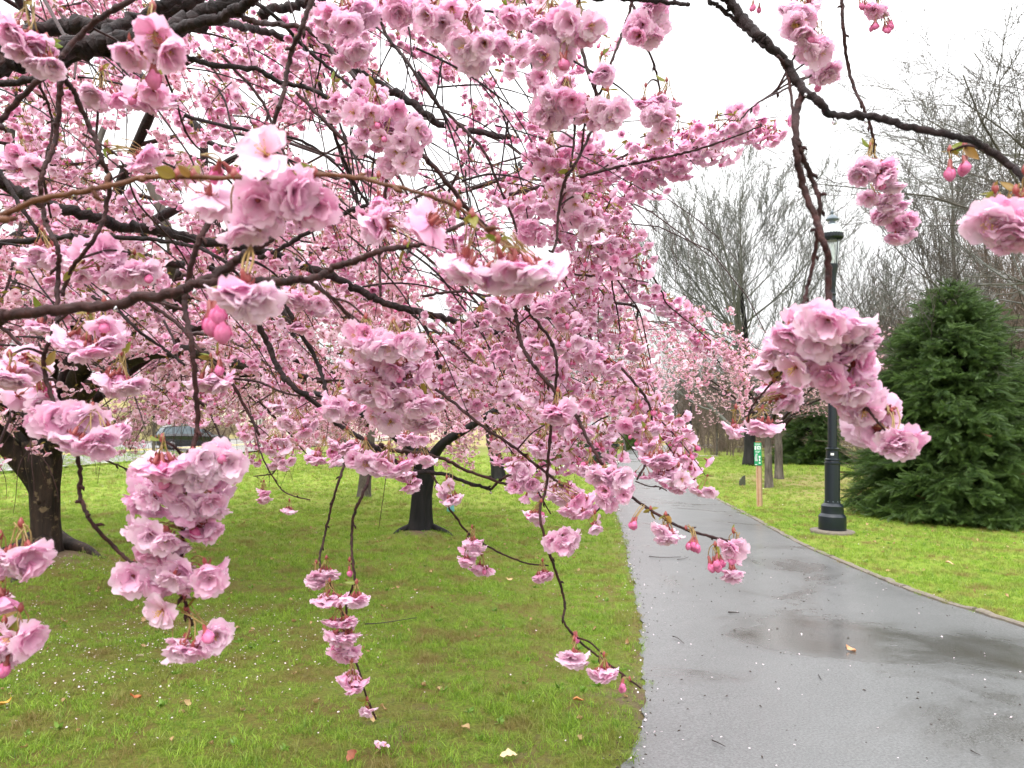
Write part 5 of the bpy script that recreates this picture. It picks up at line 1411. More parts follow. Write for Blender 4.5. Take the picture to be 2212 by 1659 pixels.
for (cx, cy, w, h, d, n, mixk) in CL:
    c0 = at(cx, cy - h * .55 - 18 / d, d)
    dist = np.linalg.norm(ALLC - at(cx, cy - h * .3, d), axis=1); i = int(np.argmin(dist))
    node = ALLC[i] if dist[i] < .075 else c0 + [0, 0, .0]
    if dist[i] < .11 and dist[i] >= .075:
        q = ALLC[i]; mid = q * .5 + node * .5 + [0, 0, .008]; Cq = catmull([q, mid, node], 4); STK.tube(Cq, np.linspace(.0022, .0015, len(Cq)), 5, 1)
    n2 = int(math.ceil(n * (1.25 if mixk != 'b' else 1)))
    ctr = at(cx, cy, d)
    wz = max(w, h) * d / F * .45
    for k in range(n2):
        a_ = r_.uniform(0, 6.28); rr = math.sqrt(r_.uniform(.02, 1)) * .42
        bs = 26 / d                      # half a blossom on the picture
        ex = max(0, w / 2 - bs * .6) / .42; ey = max(0, h / 2 - bs * .5) / .42
        x = cx + ex * rr * math.cos(a_); y = cy + ey * rr * math.sin(a_)
        if n == 1: x, y = cx, cy
        p = at(x, y, d + r_.uniform(-1, 1) * wz * .8)
        od = p - (ctr * .55 + node * .45) + np.array([0, 0, -.006]); od = od / (np.linalg.norm(od) + 1e-9)
        toc = CAM - p; toc /= np.linalg.norm(toc)
        cf = {'o': .55, 'd': .22, 's': .05, 'b': .0}[mixk]
        fd = od * .8 + toc * cf + np.array([0, 0, {'o': -.1, 'd': -.45, 's': -.55, 'b': -1.0}[mixk]]) + r_.normal(0, .30, 3)
        fd /= np.linalg.norm(fd)
        km = KM[mixk][r_.integers(len(KM[mixk]))]
        if km != 'bud' and r_.random() < .05: km = 'bud'
        sc_ = r_.uniform(.86, 1.12) * (.82 if w < 76 and d > 1.25 else 1.0)
        me = BUD_MESH[r_.integers(3)] if km == 'bud' else BL_MESH[km][r_.integers(3)]
        back = p - fd * .012 * sc_
        nd = node + r_.normal(0, .0035, 3)
        v = back - nd; l = np.linalg.norm(v)
        if l > .055:                      # its own spur nearer by
            dj = np.linalg.norm(ALLC - back, axis=1); j = int(np.argmin(dj))
            nd = ALLC[j] if dj[j] < .05 else back + (nd - back) / l * .034 + [0, 0, .012]
        md = nd * .45 + back * .55 - fd * .006 + [0, 0, -.002]
        Cq = catmull([nd, md, back], 3); STK.tube(Cq, np.linspace(.0009, .0008, len(Cq)), 4, 0)
        FL.append((me, p, rotm(fd, r_.uniform(0, 6.28)), sc_ * (1.0 if km != 'bud' else 1.05), F * .045 / ((p - CAM) @ FWD)))
    STK.lathe([(.001, -.003), (.0030, .000), (.0034, .003), (.0010, .008)], 7, 2, node)
    if r_.random() < .7:
        for q in range(r_.integers(1, 4)): LEAVES.append((node, r_.normal(0, 1, 3) + [0, 0, .1], r_.uniform(.35, .75)))
# the single big open flower and the hanging ball in front
def hero(kind, i, x, y, d, fd, s):
    p = at(x, y, d); fd = np.array(fd, float); fd /= np.linalg.norm(fd)
    FL.append((BL_MESH[kind][i], p, rotm(fd, .4), s, 9999)); back = p - fd * .012
    return back
b = hero('open', 0, 575, 335, .60, (-.05, -1, .12), 1.0)
q = at(640, 378, .62); C = catmull([q, (q + b) / 2 + [0, .01, .006], b], 4); STK.tube(C, .0009, 5)
for (x, y, fd, kd, ii, s) in [(530, 620, (0, -.3, -1), 'double', 0, 1.05), (515, 640, (-.6, -.4, -.8), 'skirt', 1, 1.0), (548, 640, (.6, -.4, -.8), 'skirt', 2, 1.0), (530, 612, (.1, .5, -1), 'skirt', 0, 1.05)]:
    b = hero(kd, ii, x, y, .60, fd, s)
q = at(542, 530, .66)
for dx in (-8, 0, 9):
    b = at(530 + dx, 588, .60); C = catmull([q, (q + b) / 2 + [dx * .0003, 0, 0], b], 4); STK.tube(C, .0011, 5)
for (x, y) in [(455, 680), (478, 695), (468, 660)]:
    p = at(x, y, .64); FL.append((BUD_MESH[0], p, rotm((.1, 0, -1)), 1.25, 9998)); C = catmull([at(448, 625, .70), p + [0, 0, .016]], 4); STK.tube(C, .0013, 5)
for k in range(5): LEAVES.append((at(542, 536, .655), r_.normal(0, 1, 3) + [0, 0, -.2], .8)); LEAVES.append((at(450, 640, .68), r_.normal(0, 1, 3) + [0, 0, -.6], .8))
# leaves that stand out
for (x, y, d, fd, s) in [(800, 350, .64, (.7, 0, .6), 1.1), (878, 428, .66, (.9, 0, -.5), 1.2), (720, 415, .64, (.7, 0, -.6), 1.0), (175, 880, .9, (.2, -.3, .6), 1.5), (335, 1350, .9, (-.9, 0, -.5), 1.4), (385, 1345, .9, (.9, 0, .1), 1.2),
                     (1930, 850, .85, (.9, 0, .5), 1.6), (1925, 862, .85, (.8, .1, .1), 1.2), (1120, 525, .72, (.4, 0, .6), 1.1), (1600, 1168, 1.3, (.9, 0, -.05), 1.0), (1395, 930, 1.6, (.9, 0, .3), 1.0), (935, 860, 1.25, (.8, 0, .4), 1.4), (1505, 240, 1.9, (.2, 0, 1), 1.0), (1385, 1488, 1.45, (.9, 0, .1), .9), (985, 460, .7, (.3, 0, .8), 1.0), (1610, 870, 1.1, (-.3, 0, .8), 1.0), (1615, 905, 1.1, (.1, 0, -.8), 1.0), (345, 40, .75, (.1, 0, 1), 1.1), (1860, 375, 1.3, (-.4, 0, 1), 1)]:
    for q in range(2): LEAVES.append((at(x, y, d), np.array(fd) + r_.normal(0, .22, 3), s * .85))

# ---- the fainter middle distance: drooping twigs strung with bunches, all on this tree
REG = [  # x, y, rx, ry, distance range, twigs
 (1250,340,100,90,1.9,2.6,12), (1210,440,90,70,1.9,2.6,10), (1330,420,80,50,2.0,2.6,11), (1430,365,70,30,2.0,2.4,6), (1510,328,80,24,2.0,2.3,10), (1590,292,50,16,2.0,2.2,6), (1250,520,90,60,2.0,2.8,12),
 (1170,600,80,60,2.0,3.0,7), (1270,590,60,40,2.2,2.8,5), (1335,590,30,40,2.3,2.6,3), (1345,520,30,30,2.4,2.7,3), (1250,690,90,60,2.2,3.0,9), (1160,730,90,60,2.2,3.0,10), (1290,800,70,50,2.2,2.9,6),
 (1200,850,90,60,2.2,3.0,10), (1370,890,40,50,2.0,2.4,8), (1430,980,40,50,1.8,2.2,8), (1150,950,90,50,2.2,2.8,8), (1280,1000,60,50,1.9,2.4,6), (1160,1010,80,30,2.0,2.5,7),
 (680,180,110,90,2.2,3.4,11), (560,120,110,90,2.4,3.4,10), (780,60,110,60,1.9,2.8,9), (900,130,90,70,2.2,3.2,4), (960,330,80,60,2.6,3.4,4), (880,470,100,60,2.2,3.2,9), (1000,560,90,60,2.2,3.2,9), (1080,430,90,60,2.0,3.0,5), (1060,250,80,60,2.4,3.2,3),
 (450,250,90,80,2.4,3.4,6), (300,450,90,60,2.4,3.4,6), (120,300,100,80,2.2,3.4,8), (80,480,80,60,2.2,3.2,6), (650,520,90,60,2.4,3.2,6), (720,620,90,60,2.2,3.0,8), (560,760,80,60,2.6,3.4,6), (980,700,100,60,2.4,3.4,9), (1080,800,90,60,2.4,3.2,9), (900,820,90,60,2.6,3.4,6),
 (200,60,120,50,2.6,3.8,8), (380,70,90,60,2.6,3.8,7), (60,190,70,60,2.6,3.8,5), (260,170,110,60,2.8,3.8,7), (480,60,80,60,2.6,3.6,6),
 (400,620,90,60,2.4,3.4,6), (300,740,80,50,2.6,3.4,5), (90,640,90,60,2.2,3.2,6), (530,940,60,40,2.6,3.0,4), (380,880,60,50,2.6,3.2,6), (640,830,60,50,2.6,3.2,5), (240,640,80,50,2.4,3,5), (1130,130,60,80,1.8,2.6,7), (1000,20,120,40,1.8,2.6,7),
]
r_ = np.random.default_rng(55)
tw = Acc(); pf = []
for (cx, cy, rx, ry, da, db, n) in REG:
    for k in range(int(round(n * .8))):
        a_ = r_.uniform(0, 6.28); q = math.sqrt(r_.random())
        d = r_.uniform(da, db); c = at(cx + rx * q * math.cos(a_), cy + ry * q * math.sin(a_), d)
        rg = np.exp(-((cx - 1450) / 300) ** 2) * (cy < 500)     # the sprays at the right reach out instead of hanging
        L = min(r_.uniform(.10, .30), 1.7 * ry * d / F + .08)
        dr = np.array([r_.normal(.25, .5) + .9 * rg, r_.normal(0, .35), -.9 + r_.normal(0, .25) + 1.15 * rg]); dr /= np.linalg.norm(dr)
        P, rd = wander(r_, c - dr * L * .5 + [0, 0, .03], dr + np.array([.3, 0, .5]), L, 5, np.array([0, 0, -.9 * (1 - rg)]), .08, .0022, .0011)
        tw.tube(P, rd, 4, cap=False)
        for w in np.linspace(.1, 1, max(2, int(L / .045))):
            g = w * 5; i = min(4, int(g)); pf.append(P[i] * (1 - g + i) + P[i + 1] * (g - i) + r_.normal(0, .006, 3))
# the web of thin dark side twigs through the crown
tw2 = Acc()
for k in range(95):
    if k < 62: x0, y0, d = r_.uniform(-40, 1120), r_.uniform(-20, 760), r_.uniform(1.5, 3.0); an = R(r_.uniform(10, 62)); L = r_.uniform(.25, .65)
    else: x0, y0, d = r_.uniform(650, 1120), r_.uniform(0, 330), r_.uniform(1.7, 3.0); an = R(r_.uniform(65, 105)); L = r_.uniform(.2, .45)
    c = at(x0, y0, d); dr = np.array([math.cos(an), r_.normal(0, .25), -math.sin(an) + .35])
    P, rd = wander(r_, c, dr, L, 9, np.array([0, 0, -.8]), .07, d * r_.uniform(1.6, 3.2) / F, d * .9 / F)
    if to_pix(P[-1])[1] > 960: continue
    tw2.tube(catmull(P, 2), np.interp(np.linspace(0, 1, 19), np.linspace(0, 1, len(rd)), rd) * (1 + .12 * r_.normal(0, 1, 19)), 5, cap=False)
tw2.obj("side_twigs", M['bough'], near)["kind"] = 'stuff'
# hand-laid strings far out on the right spray
for (x0, y0, x1, y1, d, n) in [(1440, 640, 1535, 735, 2.9, 13), (1405, 628, 1450, 660, 2.9, 5), (1270, 600, 1290, 640, 3, 5), (1310, 80, 1330, 100, 2.2, 1)]:
    for k in range(n):
        t = k / max(1, n - 1); pf.append(at(x0 + (x1 - x0) * t + r_.normal(0, 5), y0 + (y1 - y0) * t + r_.normal(0, 5), d))
tw.obj("twigs", M['twig'], near)["kind"] = 'stuff'
P = np.array(pf)
E = eulers(np.stack([r_.normal(0, .35, len(P)), r_.normal(0, .35, len(P)), np.ones(len(P))], 1), r_.uniform(0, 6.28, len(P)))
S = r_.uniform(.72, 1.08, len(P))
scatter("blossoms", P, E, S, UM1, near)["kind"] = 'stuff'
print("near umbels", len(P), "near blossoms", len(FL))

FL.sort(key=lambda f: -f[4])
for k, (me, p, Rm, s, _) in enumerate(FL[:300]):
    o = bpy.data.objects.new("bud" if me in BUD_MESH else "blossom", me); COL.objects.link(o)
    Mx = Matrix(Rm.tolist()).to_4x4(); o.rotation_euler = Mx.to_euler(); o.location = Vector(p); o.scale = (s, s, s)
    parent_keep(o, near)
rest = FL[300:]
if rest:
    MESHES = sorted(set(f[0] for f in rest), key=lambda m: m.name)
    PR = [bpy.data.objects.new("bunch_source", m) for m in MESHES]
    ix = [MESHES.index(f[0]) for f in rest]
    E = [tuple(Matrix(f[2].tolist()).to_euler()) for f in rest]
    # the blossoms past the first 300
    for mi, pr in enumerate(PR):
        sel = [i for i in range(len(rest)) if ix[i] == mi]
        scatter("small_blossoms", [rest[i][1] for i in sel], [E[i] for i in sel], [rest[i][3] for i in sel], [pr], near, idx=[0] * len(sel))["kind"] = 'stuff'
STK.obj("flower_stalks", [M['stalk'], M['twig'], M['calyx']], near)["kind"] = 'stuff'
for (p, d, s) in LEAVES[:290]:
    o = bpy.data.objects.new("leaf", LEAF_MESH[int(r_.integers(5))]); COL.objects.link(o)
    o.rotation_euler = Matrix(rotm(d, r_.uniform(0, 6.28)).tolist()).to_4x4().to_euler(); o.location = Vector(p); o.scale = (s, s, s); parent_keep(o, near)
# water drops hanging under the wet boughs
wm, N, L, B = nodes_of("water"); B.inputs['Transmission Weight'].default_value = 1; B.inputs['Roughness'].default_value = 0; B.inputs['IOR'].default_value = 1.33
for (x, y, d, s) in [(1803, 262, .89, 1.3), (1870, 262, .88, .8), (655, 612, .80, 1.3), (250, 668, .74, .8), (1060, 1064, 1.9, 1.2), (1000, 1048, 1.9, 1), (940, 1030, 1.9, 1), (420, 632, .74, .9), (1740, 205, .88, .6)]:
    a = Acc(); a.lathe([(.0003, .004), (.0016, .0018), (.0026, -.0004), (.0024, -.0022), (.0010, -.0036)], 10)
    o = a.obj("water_drop", wm); o.location = Vector(at(x, y, d)); o.scale = (s, s, s); parent_keep(o, near)
# ------------------------------------------------------------------ lamp posts
M['iron'] = plain("dark_green_black_iron_paint", (.006, .011, .017), .34, 0, .3, 20, .05)
M['iron_cap'] = plain("grey_lamp_cap", (.12, .15, .18), .35, 0, .15, 20)
M['dome'] = plain("white_lamp_dome", (.62, .66, .66), .4, 0, .05, 10)
gm, N, L, B = nodes_of("lamp_glass"); B.inputs['Transmission Weight'].default_value = .95; B.inputs['Roughness'].default_value = .08; B.inputs['IOR'].default_value = 1.12; B.inputs['Base Color'].default_value = (.93, .96, .95, 1)
M['glass'] = gm
def lamp(px, py, label, label_plate=True):
    g = ground_at(px, py); base = np.array([g[0], g[1], float(terrain(np.array(g[0]), np.array(g[1])))])
    root = empty("street_lamp", base, label, "lamp post", "cast iron lamp posts along the path")
    a = Acc(); a.sharp = 32; a.lathe([(.43, -.06), (.435, .025), (.42, .045), (.18, .05)], 12, smooth=False); o = a.obj("plinth", M['kerb'], root, False)
    a = Acc(); a.sharp = 32
    a.lathe([(.262, .05), (.266, .06), (.264, .255), (.235, .285), (.215, .30), (.212, .40), (.217, .415), (.175, .45), (.152, .462), (.150, .48)], 32)
    a.obj("base", M['iron'], root, False)
    a = Acc(); a.sharp = 32
    a.lathe([(.146, .46), (.146, 1.06), (.158, 1.075), (.158, 1.09), (.135, 1.10), (.130, 1.115), (.148, 1.125), (.148, 1.14), (.122, 1.155), (.118, 1.28), (.138, 1.295), (.140, 1.31), (.09, 1.325)], 36,
            mod=lambda r, z, th: (r * (1 - .030 * (np.abs(np.sin(9 * th))) * ((z < 1.05) & (z > .47))), z))
    a.obj("lower_shaft", M['iron'], root, False)
    for k in range(10):
        an = k * math.pi / 5; b = Acc(); b.lathe([(.010, 0), (.012, .004), (.004, .012)], 6); o = b.obj("bolt", M['iron_cap'], root, False)
        o.location = (.1155 * math.cos(an), .1155 * math.sin(an), .486); o.rotation_euler = (0, R(90), an)
    a = Acc(); a.sharp = 32; a.lathe([(.088, 1.31), (.082, 2.2), (.070, 3.62), (.078, 3.64), (.080, 3.66), (.068, 3.68), (.066, 3.73), (.078, 3.745), (.080, 3.76), (.066, 3.775), (.064, 3.90), (.072, 3.915), (.074, 3.99), (.086, 4.06), (.104, 4.15), (.118, 4.19), (.120, 4.235), (.06, 4.24)], 32)
    a.obj("pole", M['iron'], root, False)
    if label_plate:
        a = Acc(); a.sharp = 32
        for k in range(7):
            an = R(-128 + k * 4.2); 
            a.add([(.1225 * math.cos(an), .1225 * math.sin(an), 1.205), (.1225 * math.cos(an + R(4.2)), .1225 * math.sin(an + R(4.2)), 1.205), (.1225 * math.cos(an + R(4.2)), .1225 * math.sin(an + R(4.2)), 1.240), (.1225 * math.cos(an), .1225 * math.sin(an), 1.240)], [(0, 1, 2, 3)])
        a.obj("number_sticker", M['paint_white'], root, False)
    # lantern: glass between ribs, scalloped skirt, dome, cap and finial
    a = Acc(); a.sharp = 32; n = 36; th = np.arange(n) * 2 * math.pi / n
    a.lathe([(.112, 4.24), (.150, 4.62), (.146, 4.62), (.108, 4.245)], 36); a.obj("glass", M['glass'], root, False)
    a = Acc(); a.sharp = 32; a.lathe([(.03, 4.24), (.03, 4.30), (.045, 4.32), (.045, 4.46), (.03, 4.56)], 16); a.obj("bulb", M['dome'], root, False)
    for k in range(4):
        an = R(20) + k * math.pi / 2; b = Acc(); b.tube([(.118 * math.cos(an), .118 * math.sin(an), 4.23), (.156 * math.cos(an), .156 * math.sin(an), 4.64)], .0085, 6); b.obj("rib", M['iron'], root, False)
    a = Acc(); a.sharp = 32
    a.lathe([(.150, 4.62), (.215, 4.655), (.222, 4.665), (.220, 4.72), (.214, 4.72), (.205, 4.68), (.12, 4.66)], 96,
            mod=lambda r, z, t: (r * (1 + .012 * np.cos(24 * t) * (z > 4.66)), z + .014 * np.abs(np.cos(12 * t)) * (z > 4.70)))
    a.obj("skirt", M['iron'], root, False)
    a = Acc(); a.sharp = 32; a.lathe([(.203, 4.69), (.202, 4.76), (.180, 4.825), (.130, 4.87), (.07, 4.885)], 40); a.obj("dome", M['dome'], root, False)
    a = Acc(); a.sharp = 32; a.lathe([(.085, 4.880), (.090, 4.890), (.062, 4.910), (.058, 4.940), (.064, 4.950), (.128, 4.960), (.130, 4.970), (.105, 5.000), (.065, 5.027), (.025, 5.040), (.014, 5.050), (.030, 5.070), (.034, 5.085), (.026, 5.103), (.010, 5.113), (.013, 5.123), (.003, 5.145)], 32); a.obj("cap", M['iron_cap'], root, False)
    for ch in root.children: ch.scale = (.77, .77, 1.0)
    root.rotation_euler = (0, R(1.5), 0)          # the post leans a little
    return root
lamp(1798, 1151, "tall black iron lamp post with glass lantern in front of the evergreen")
lamp(1491, 981, "distant black iron lamp post among the bare trees by the bend of the path", False)

# ------------------------------------------------------------------ green sign on a timber post
M['timber'] = plain("weathered_timber", (.42, .27, .17), .7, 0, .35, 12, .4)
M['timber_red'] = plain("rust_stained_timber", (.30, .11, .04), .7, 0, .3, 12, .4)
M['sign_green'] = plain("sign_green", (.01, .26, .10), .4, 0, .05, 5)
M['sign_white'] = plain("sign_white", (.78, .80, .80), .4, 0, .05, 5)
M['sign_grey'] = plain("sign_pale_grey", (.50, .55, .55), .4, 0, .1, 8)
g = ground_at(1641, 1094); base = np.array([g[0], g[1], float(terrain(np.array(g[0]), np.array(g[1])))])
root = empty("sign_post", base, "small green and white notice on a square timber post on the right lawn", "sign", None, R(-32))
a = Acc(); a.box((-.05, -.05, -.05), (.05, .05, .98)); a.box((-.052, -.05, .981), (.052, .05, 1.36), 1)
for f_ in (-.018,): a.box((f_, -.0525, .02), (f_ + .012, -.0502, .95), 1)
a.obj("post", [M['timber'], M['timber_red']], root, False)
a = Acc(); a.box((-.075, -.064, .86), (.075, -.056, 1.34)); a.obj("board", M['sign_green'], root, False)
marks = Acc()
y_ = -.0655
def mk(x0, x1, z0, z1, m=0): marks.box((x0, y_, z0), (x1, y_ + .0012, z1), m)
mk(-.055, .055, 1.305, 1.313); mk(-.050, .050, 1.285, 1.293)
mk(-.062, -.030, 1.19, 1.265); mk(-.014, .058, 1.195, 1.262)
marks.box((.004, y_ - .001, 1.212), (.022, y_, 1.245), 2); marks.box((.030, y_ - .001, 1.205), (.044, y_, 1.250), 2)
mk(-.055, .05, 1.160, 1.166); mk(-.055, .05, 1.145, 1.151); mk(-.05, .03, 1.130, 1.136)
for z in np.linspace(.95, 1.09, 8): mk(-.055 + .01 * math.sin(z * 30), -.008 + .006 * math.cos(z * 40), z, z + .016, 1)
mk(.018, .052, 1.02, 1.06); mk(.024, .046, .95, 1.005); mk(.015, .055, .90, .92); mk(-.06, -.02, .872, .886)
marks.obj("lettering", [M['sign_white'], M['sign_grey'], M['sign_green']], root, False)

# ------------------------------------------------------------------ wedge-shaped stone marker
M['stone'] = plain("mossy_stone", (.07, .075, .05), .85, 0, .5, 18, .8)
g = ground_at(1603, 1049); a = Acc()
a.add([(-.08, -.05, -.1), (.09, -.05, -.1), (.09, .05, -.1), (-.08, .05, -.1), (-.075, -.045, .14), (.085, -.045, .30), (.085, .045, .29), (-.075, .045, .13), (.02, -.047, .27), (.02, .047, .26)],
      [(0, 3, 2, 1), (0, 1, 5, 8, 4), (1, 2, 6, 5), (2, 3, 7, 9, 6), (3, 0, 4, 7), (4, 8, 9, 7), (8, 5, 6, 9)], 0, 0, False)
o = a.obj("stone_marker", M['stone']); o.location = (g[0], g[1], float(terrain(g[0], g[1]))); tag(o, "small dark wedge-shaped stone standing in the grass left of the timber post", "stone")
# pale slab in the far lawn
g = ground_at(1530, 986); a = Acc(); a.box((-.55, -.25, -.05), (.55, .25, .05)); o = a.obj("concrete_slab", M['concrete']); o.location = (g[0], g[1], float(terrain(g[0], g[1]))); tag(o, "flat pale concrete slab in the grass right of the distant lamp post", "slab")
# turquoise scrap beside the black trunk
g = ground_at(973, 1108); a = Acc(); m, N, L, B = nodes_of("turquoise_plastic"); B.inputs['Base Color'].default_value = (.20, .58, .66, 1); B.inputs['Roughness'].default_value = .35
a.lathe([(.06, 0), (.075, .02), (.062, .12), (.085, .22), (.070, .30), (.03, .31)], 14, mod=lambda r, z, t: (r * (1 + .16 * np.sin(3 * t + z * 20) + .1 * np.sin(7 * t)), z + .01 * np.sin(5 * t)))
o = a.obj("plastic_bag", m); o.location = (g[0], g[1], float(terrain(g[0], g[1])) + .01); tag(o, "crumpled pale turquoise plastic bag on the grass right of the black trunk", "bag")
# fallen blossom bunch at the bottom
g = ground_at(820, 1628); root = empty("fallen_blossom", (g[0], g[1], .03), "small bunch of pale pink blossom dropped in the grass at the bottom edge", "blossom")
for k in range(3):
    o = bpy.data.objects.new("flower", BL_MESH['open'][k]); COL.objects.link(o); o.parent = root; o.location = (.025 * math.cos(k * 2.1), .02 * math.sin(k * 2.1), .01); o.rotation_euler = (.4 * k, .5 - .3 * k, k)
a = Acc(); a.tube([(0, 0, .01), (.01, -.05, .012), (-.01, -.10, .01)], .0012, 4); a.obj("stalk", M['stalk'], root, False)

# ------------------------------------------------------------------ bench on its pad, hedges
g0 = ground_at(1322, 1009); g1 = ground_at(1346, 992)
pad = np.array([(g0[0], g0[1]), (g1[0], g1[1])])
def pad_poly(px, name, label):
    P = [ground_at(*p) for p in px]; a = Acc(); top = [(p[0], p[1], .06) for p in P]; bot = [(p[0], p[1], -.06) for p in P]
    n = len(P); a.add(np.array(top + bot), [tuple(range(n)), tuple(range(2 * n - 1, n - 1, -1))] + [(i, i + n, (i + 1) % n + n, (i + 1) % n) for i in range(n)], 0, 0, False)
    o = a.obj(name, M['pad']); tag(o, kind='structure')
M['pad'] = plain("pale_concrete_pad", (.50, .47, .43), .7, 0, .15, 6)
pad_poly([(1205, 1013), (1326, 1012), (1348, 991), (1262, 992)], "bench_pad", "")
def bench(px, py, label, rz):
    g = ground_at(px, py); root = empty("park_bench", (g[0], g[1], .06), label, "bench", "black benches on the concrete pad", rz)
    W = 1.9
    for k, y0 in enumerate(np.linspace(-.20, .18, 5)):
        a = Acc(); a.box((-W / 2, y0, .42), (W / 2, y0 + .065, .45)); a.obj("seat_slat", M['iron'], root, False)
    for k, z0 in enumerate(np.linspace(.52, .84, 5)):
        a = Acc(); a.box((-W / 2, .24 + .06 * k * .5, z0), (W / 2, .262 + .06 * k * .5, z0 + .055)); a.obj("back_slat", M['iron'], root, False)
    for x in (-W / 2, -W / 6, W / 6, W / 2):
        a = Acc()
        a.tube(catmull([(x, -.25, 0), (x, -.20, .22), (x, -.22, .42), (x, .2, .42), (x, .26, .2), (x, .34, 0)], 4), .022, 6)
        a.tube(catmull([(x, .2, .42), (x, .26, .6), (x, .37, .9)], 4), .02, 6)
        a.tube(catmull([(x, -.22, .42), (x, -.26, .56), (x, -.14, .66), (x, .12, .64), (x, .28, .66)], 4), .02, 6)
        a.obj("iron_frame", M['iron'], root, False)
bench(1297, 1003, "black iron park bench on the concrete pad, the one nearer the path", R(-62))
bench(1268, 1007, "black park bench on the pad half hidden behind the other bench and blossoms", R(-62))
M['hedge_leaf'] = leafy("hedge_leaves", (.025, .06, .012), (.13, .21, .035), .25, .5)
def leaf_clump(seed):
    r_ = np.random.default_rng(seed); acc = Acc()
    for i in range(30):
        lf = young_leaf(seed * 40 + i, r_.uniform(.05, .08)); acc.addx(lf, rotm(r_.normal(0, 1, 3) + [0, 0, .4], r_.uniform(0, 6)), r_.normal(0, .07, 3))
    return proto("leaf_clump", acc, [M['hedge_leaf']])
LC = [leaf_clump(i) for i in range(3)]
def bush(px, py, w, h, dp, label, n=700):
    g = ground_at(px, py); base = np.array([g[0], g[1], float(terrain(g[0], g[1]))]); root = empty("evergreen_bush", base, label, "bush", "trimmed bushes beside the benches")
    r_ = np.random.default_rng(int(px)); st = Acc()
    for i in range(14):
        P, rd = wander(r_, base, (r_.normal(0, .7) * w / h, r_.normal(0, .7) * dp / h, 1), h * .8, 4, np.zeros(3), .1, .03, .008); st.tube(P, rd, 4)
    st.obj("stems", M['bare'], root)["kind"] = 'stuff'
    u = r_.normal(0, 1, (n, 3)); u /= np.linalg.norm(u, axis=1)[:, None]; u[:, 2] = np.abs(u[:, 2]); k = r_.uniform(.55, 1.0, n) ** .5
    lump_ = 1 + .10 * np.sin(u[:, 0] * 7 + px) + .08 * np.sin(u[:, 1] * 9)
    P = base + np.stack([u[:, 0] * w * k * lump_, u[:, 1] * dp * k * lump_, .12 + u[:, 2] * h * k * lump_], 1)
    scatter("foliage", P, r_.uniform(0, 6, (n, 3)), r_.uniform(.8, 1.5, n), LC, root)["kind"] = 'stuff'
bush(1368, 972, .95, 2.0, 1.2, "rounded green bush right beside the far left edge of the path")
bush(1330, 968, 2.0, 2.2, 1.2, "wide green bush behind the benches")
bush(1240, 1002, 1.6, 1.0, .9, "low dark bush at the left end of the concrete pad")

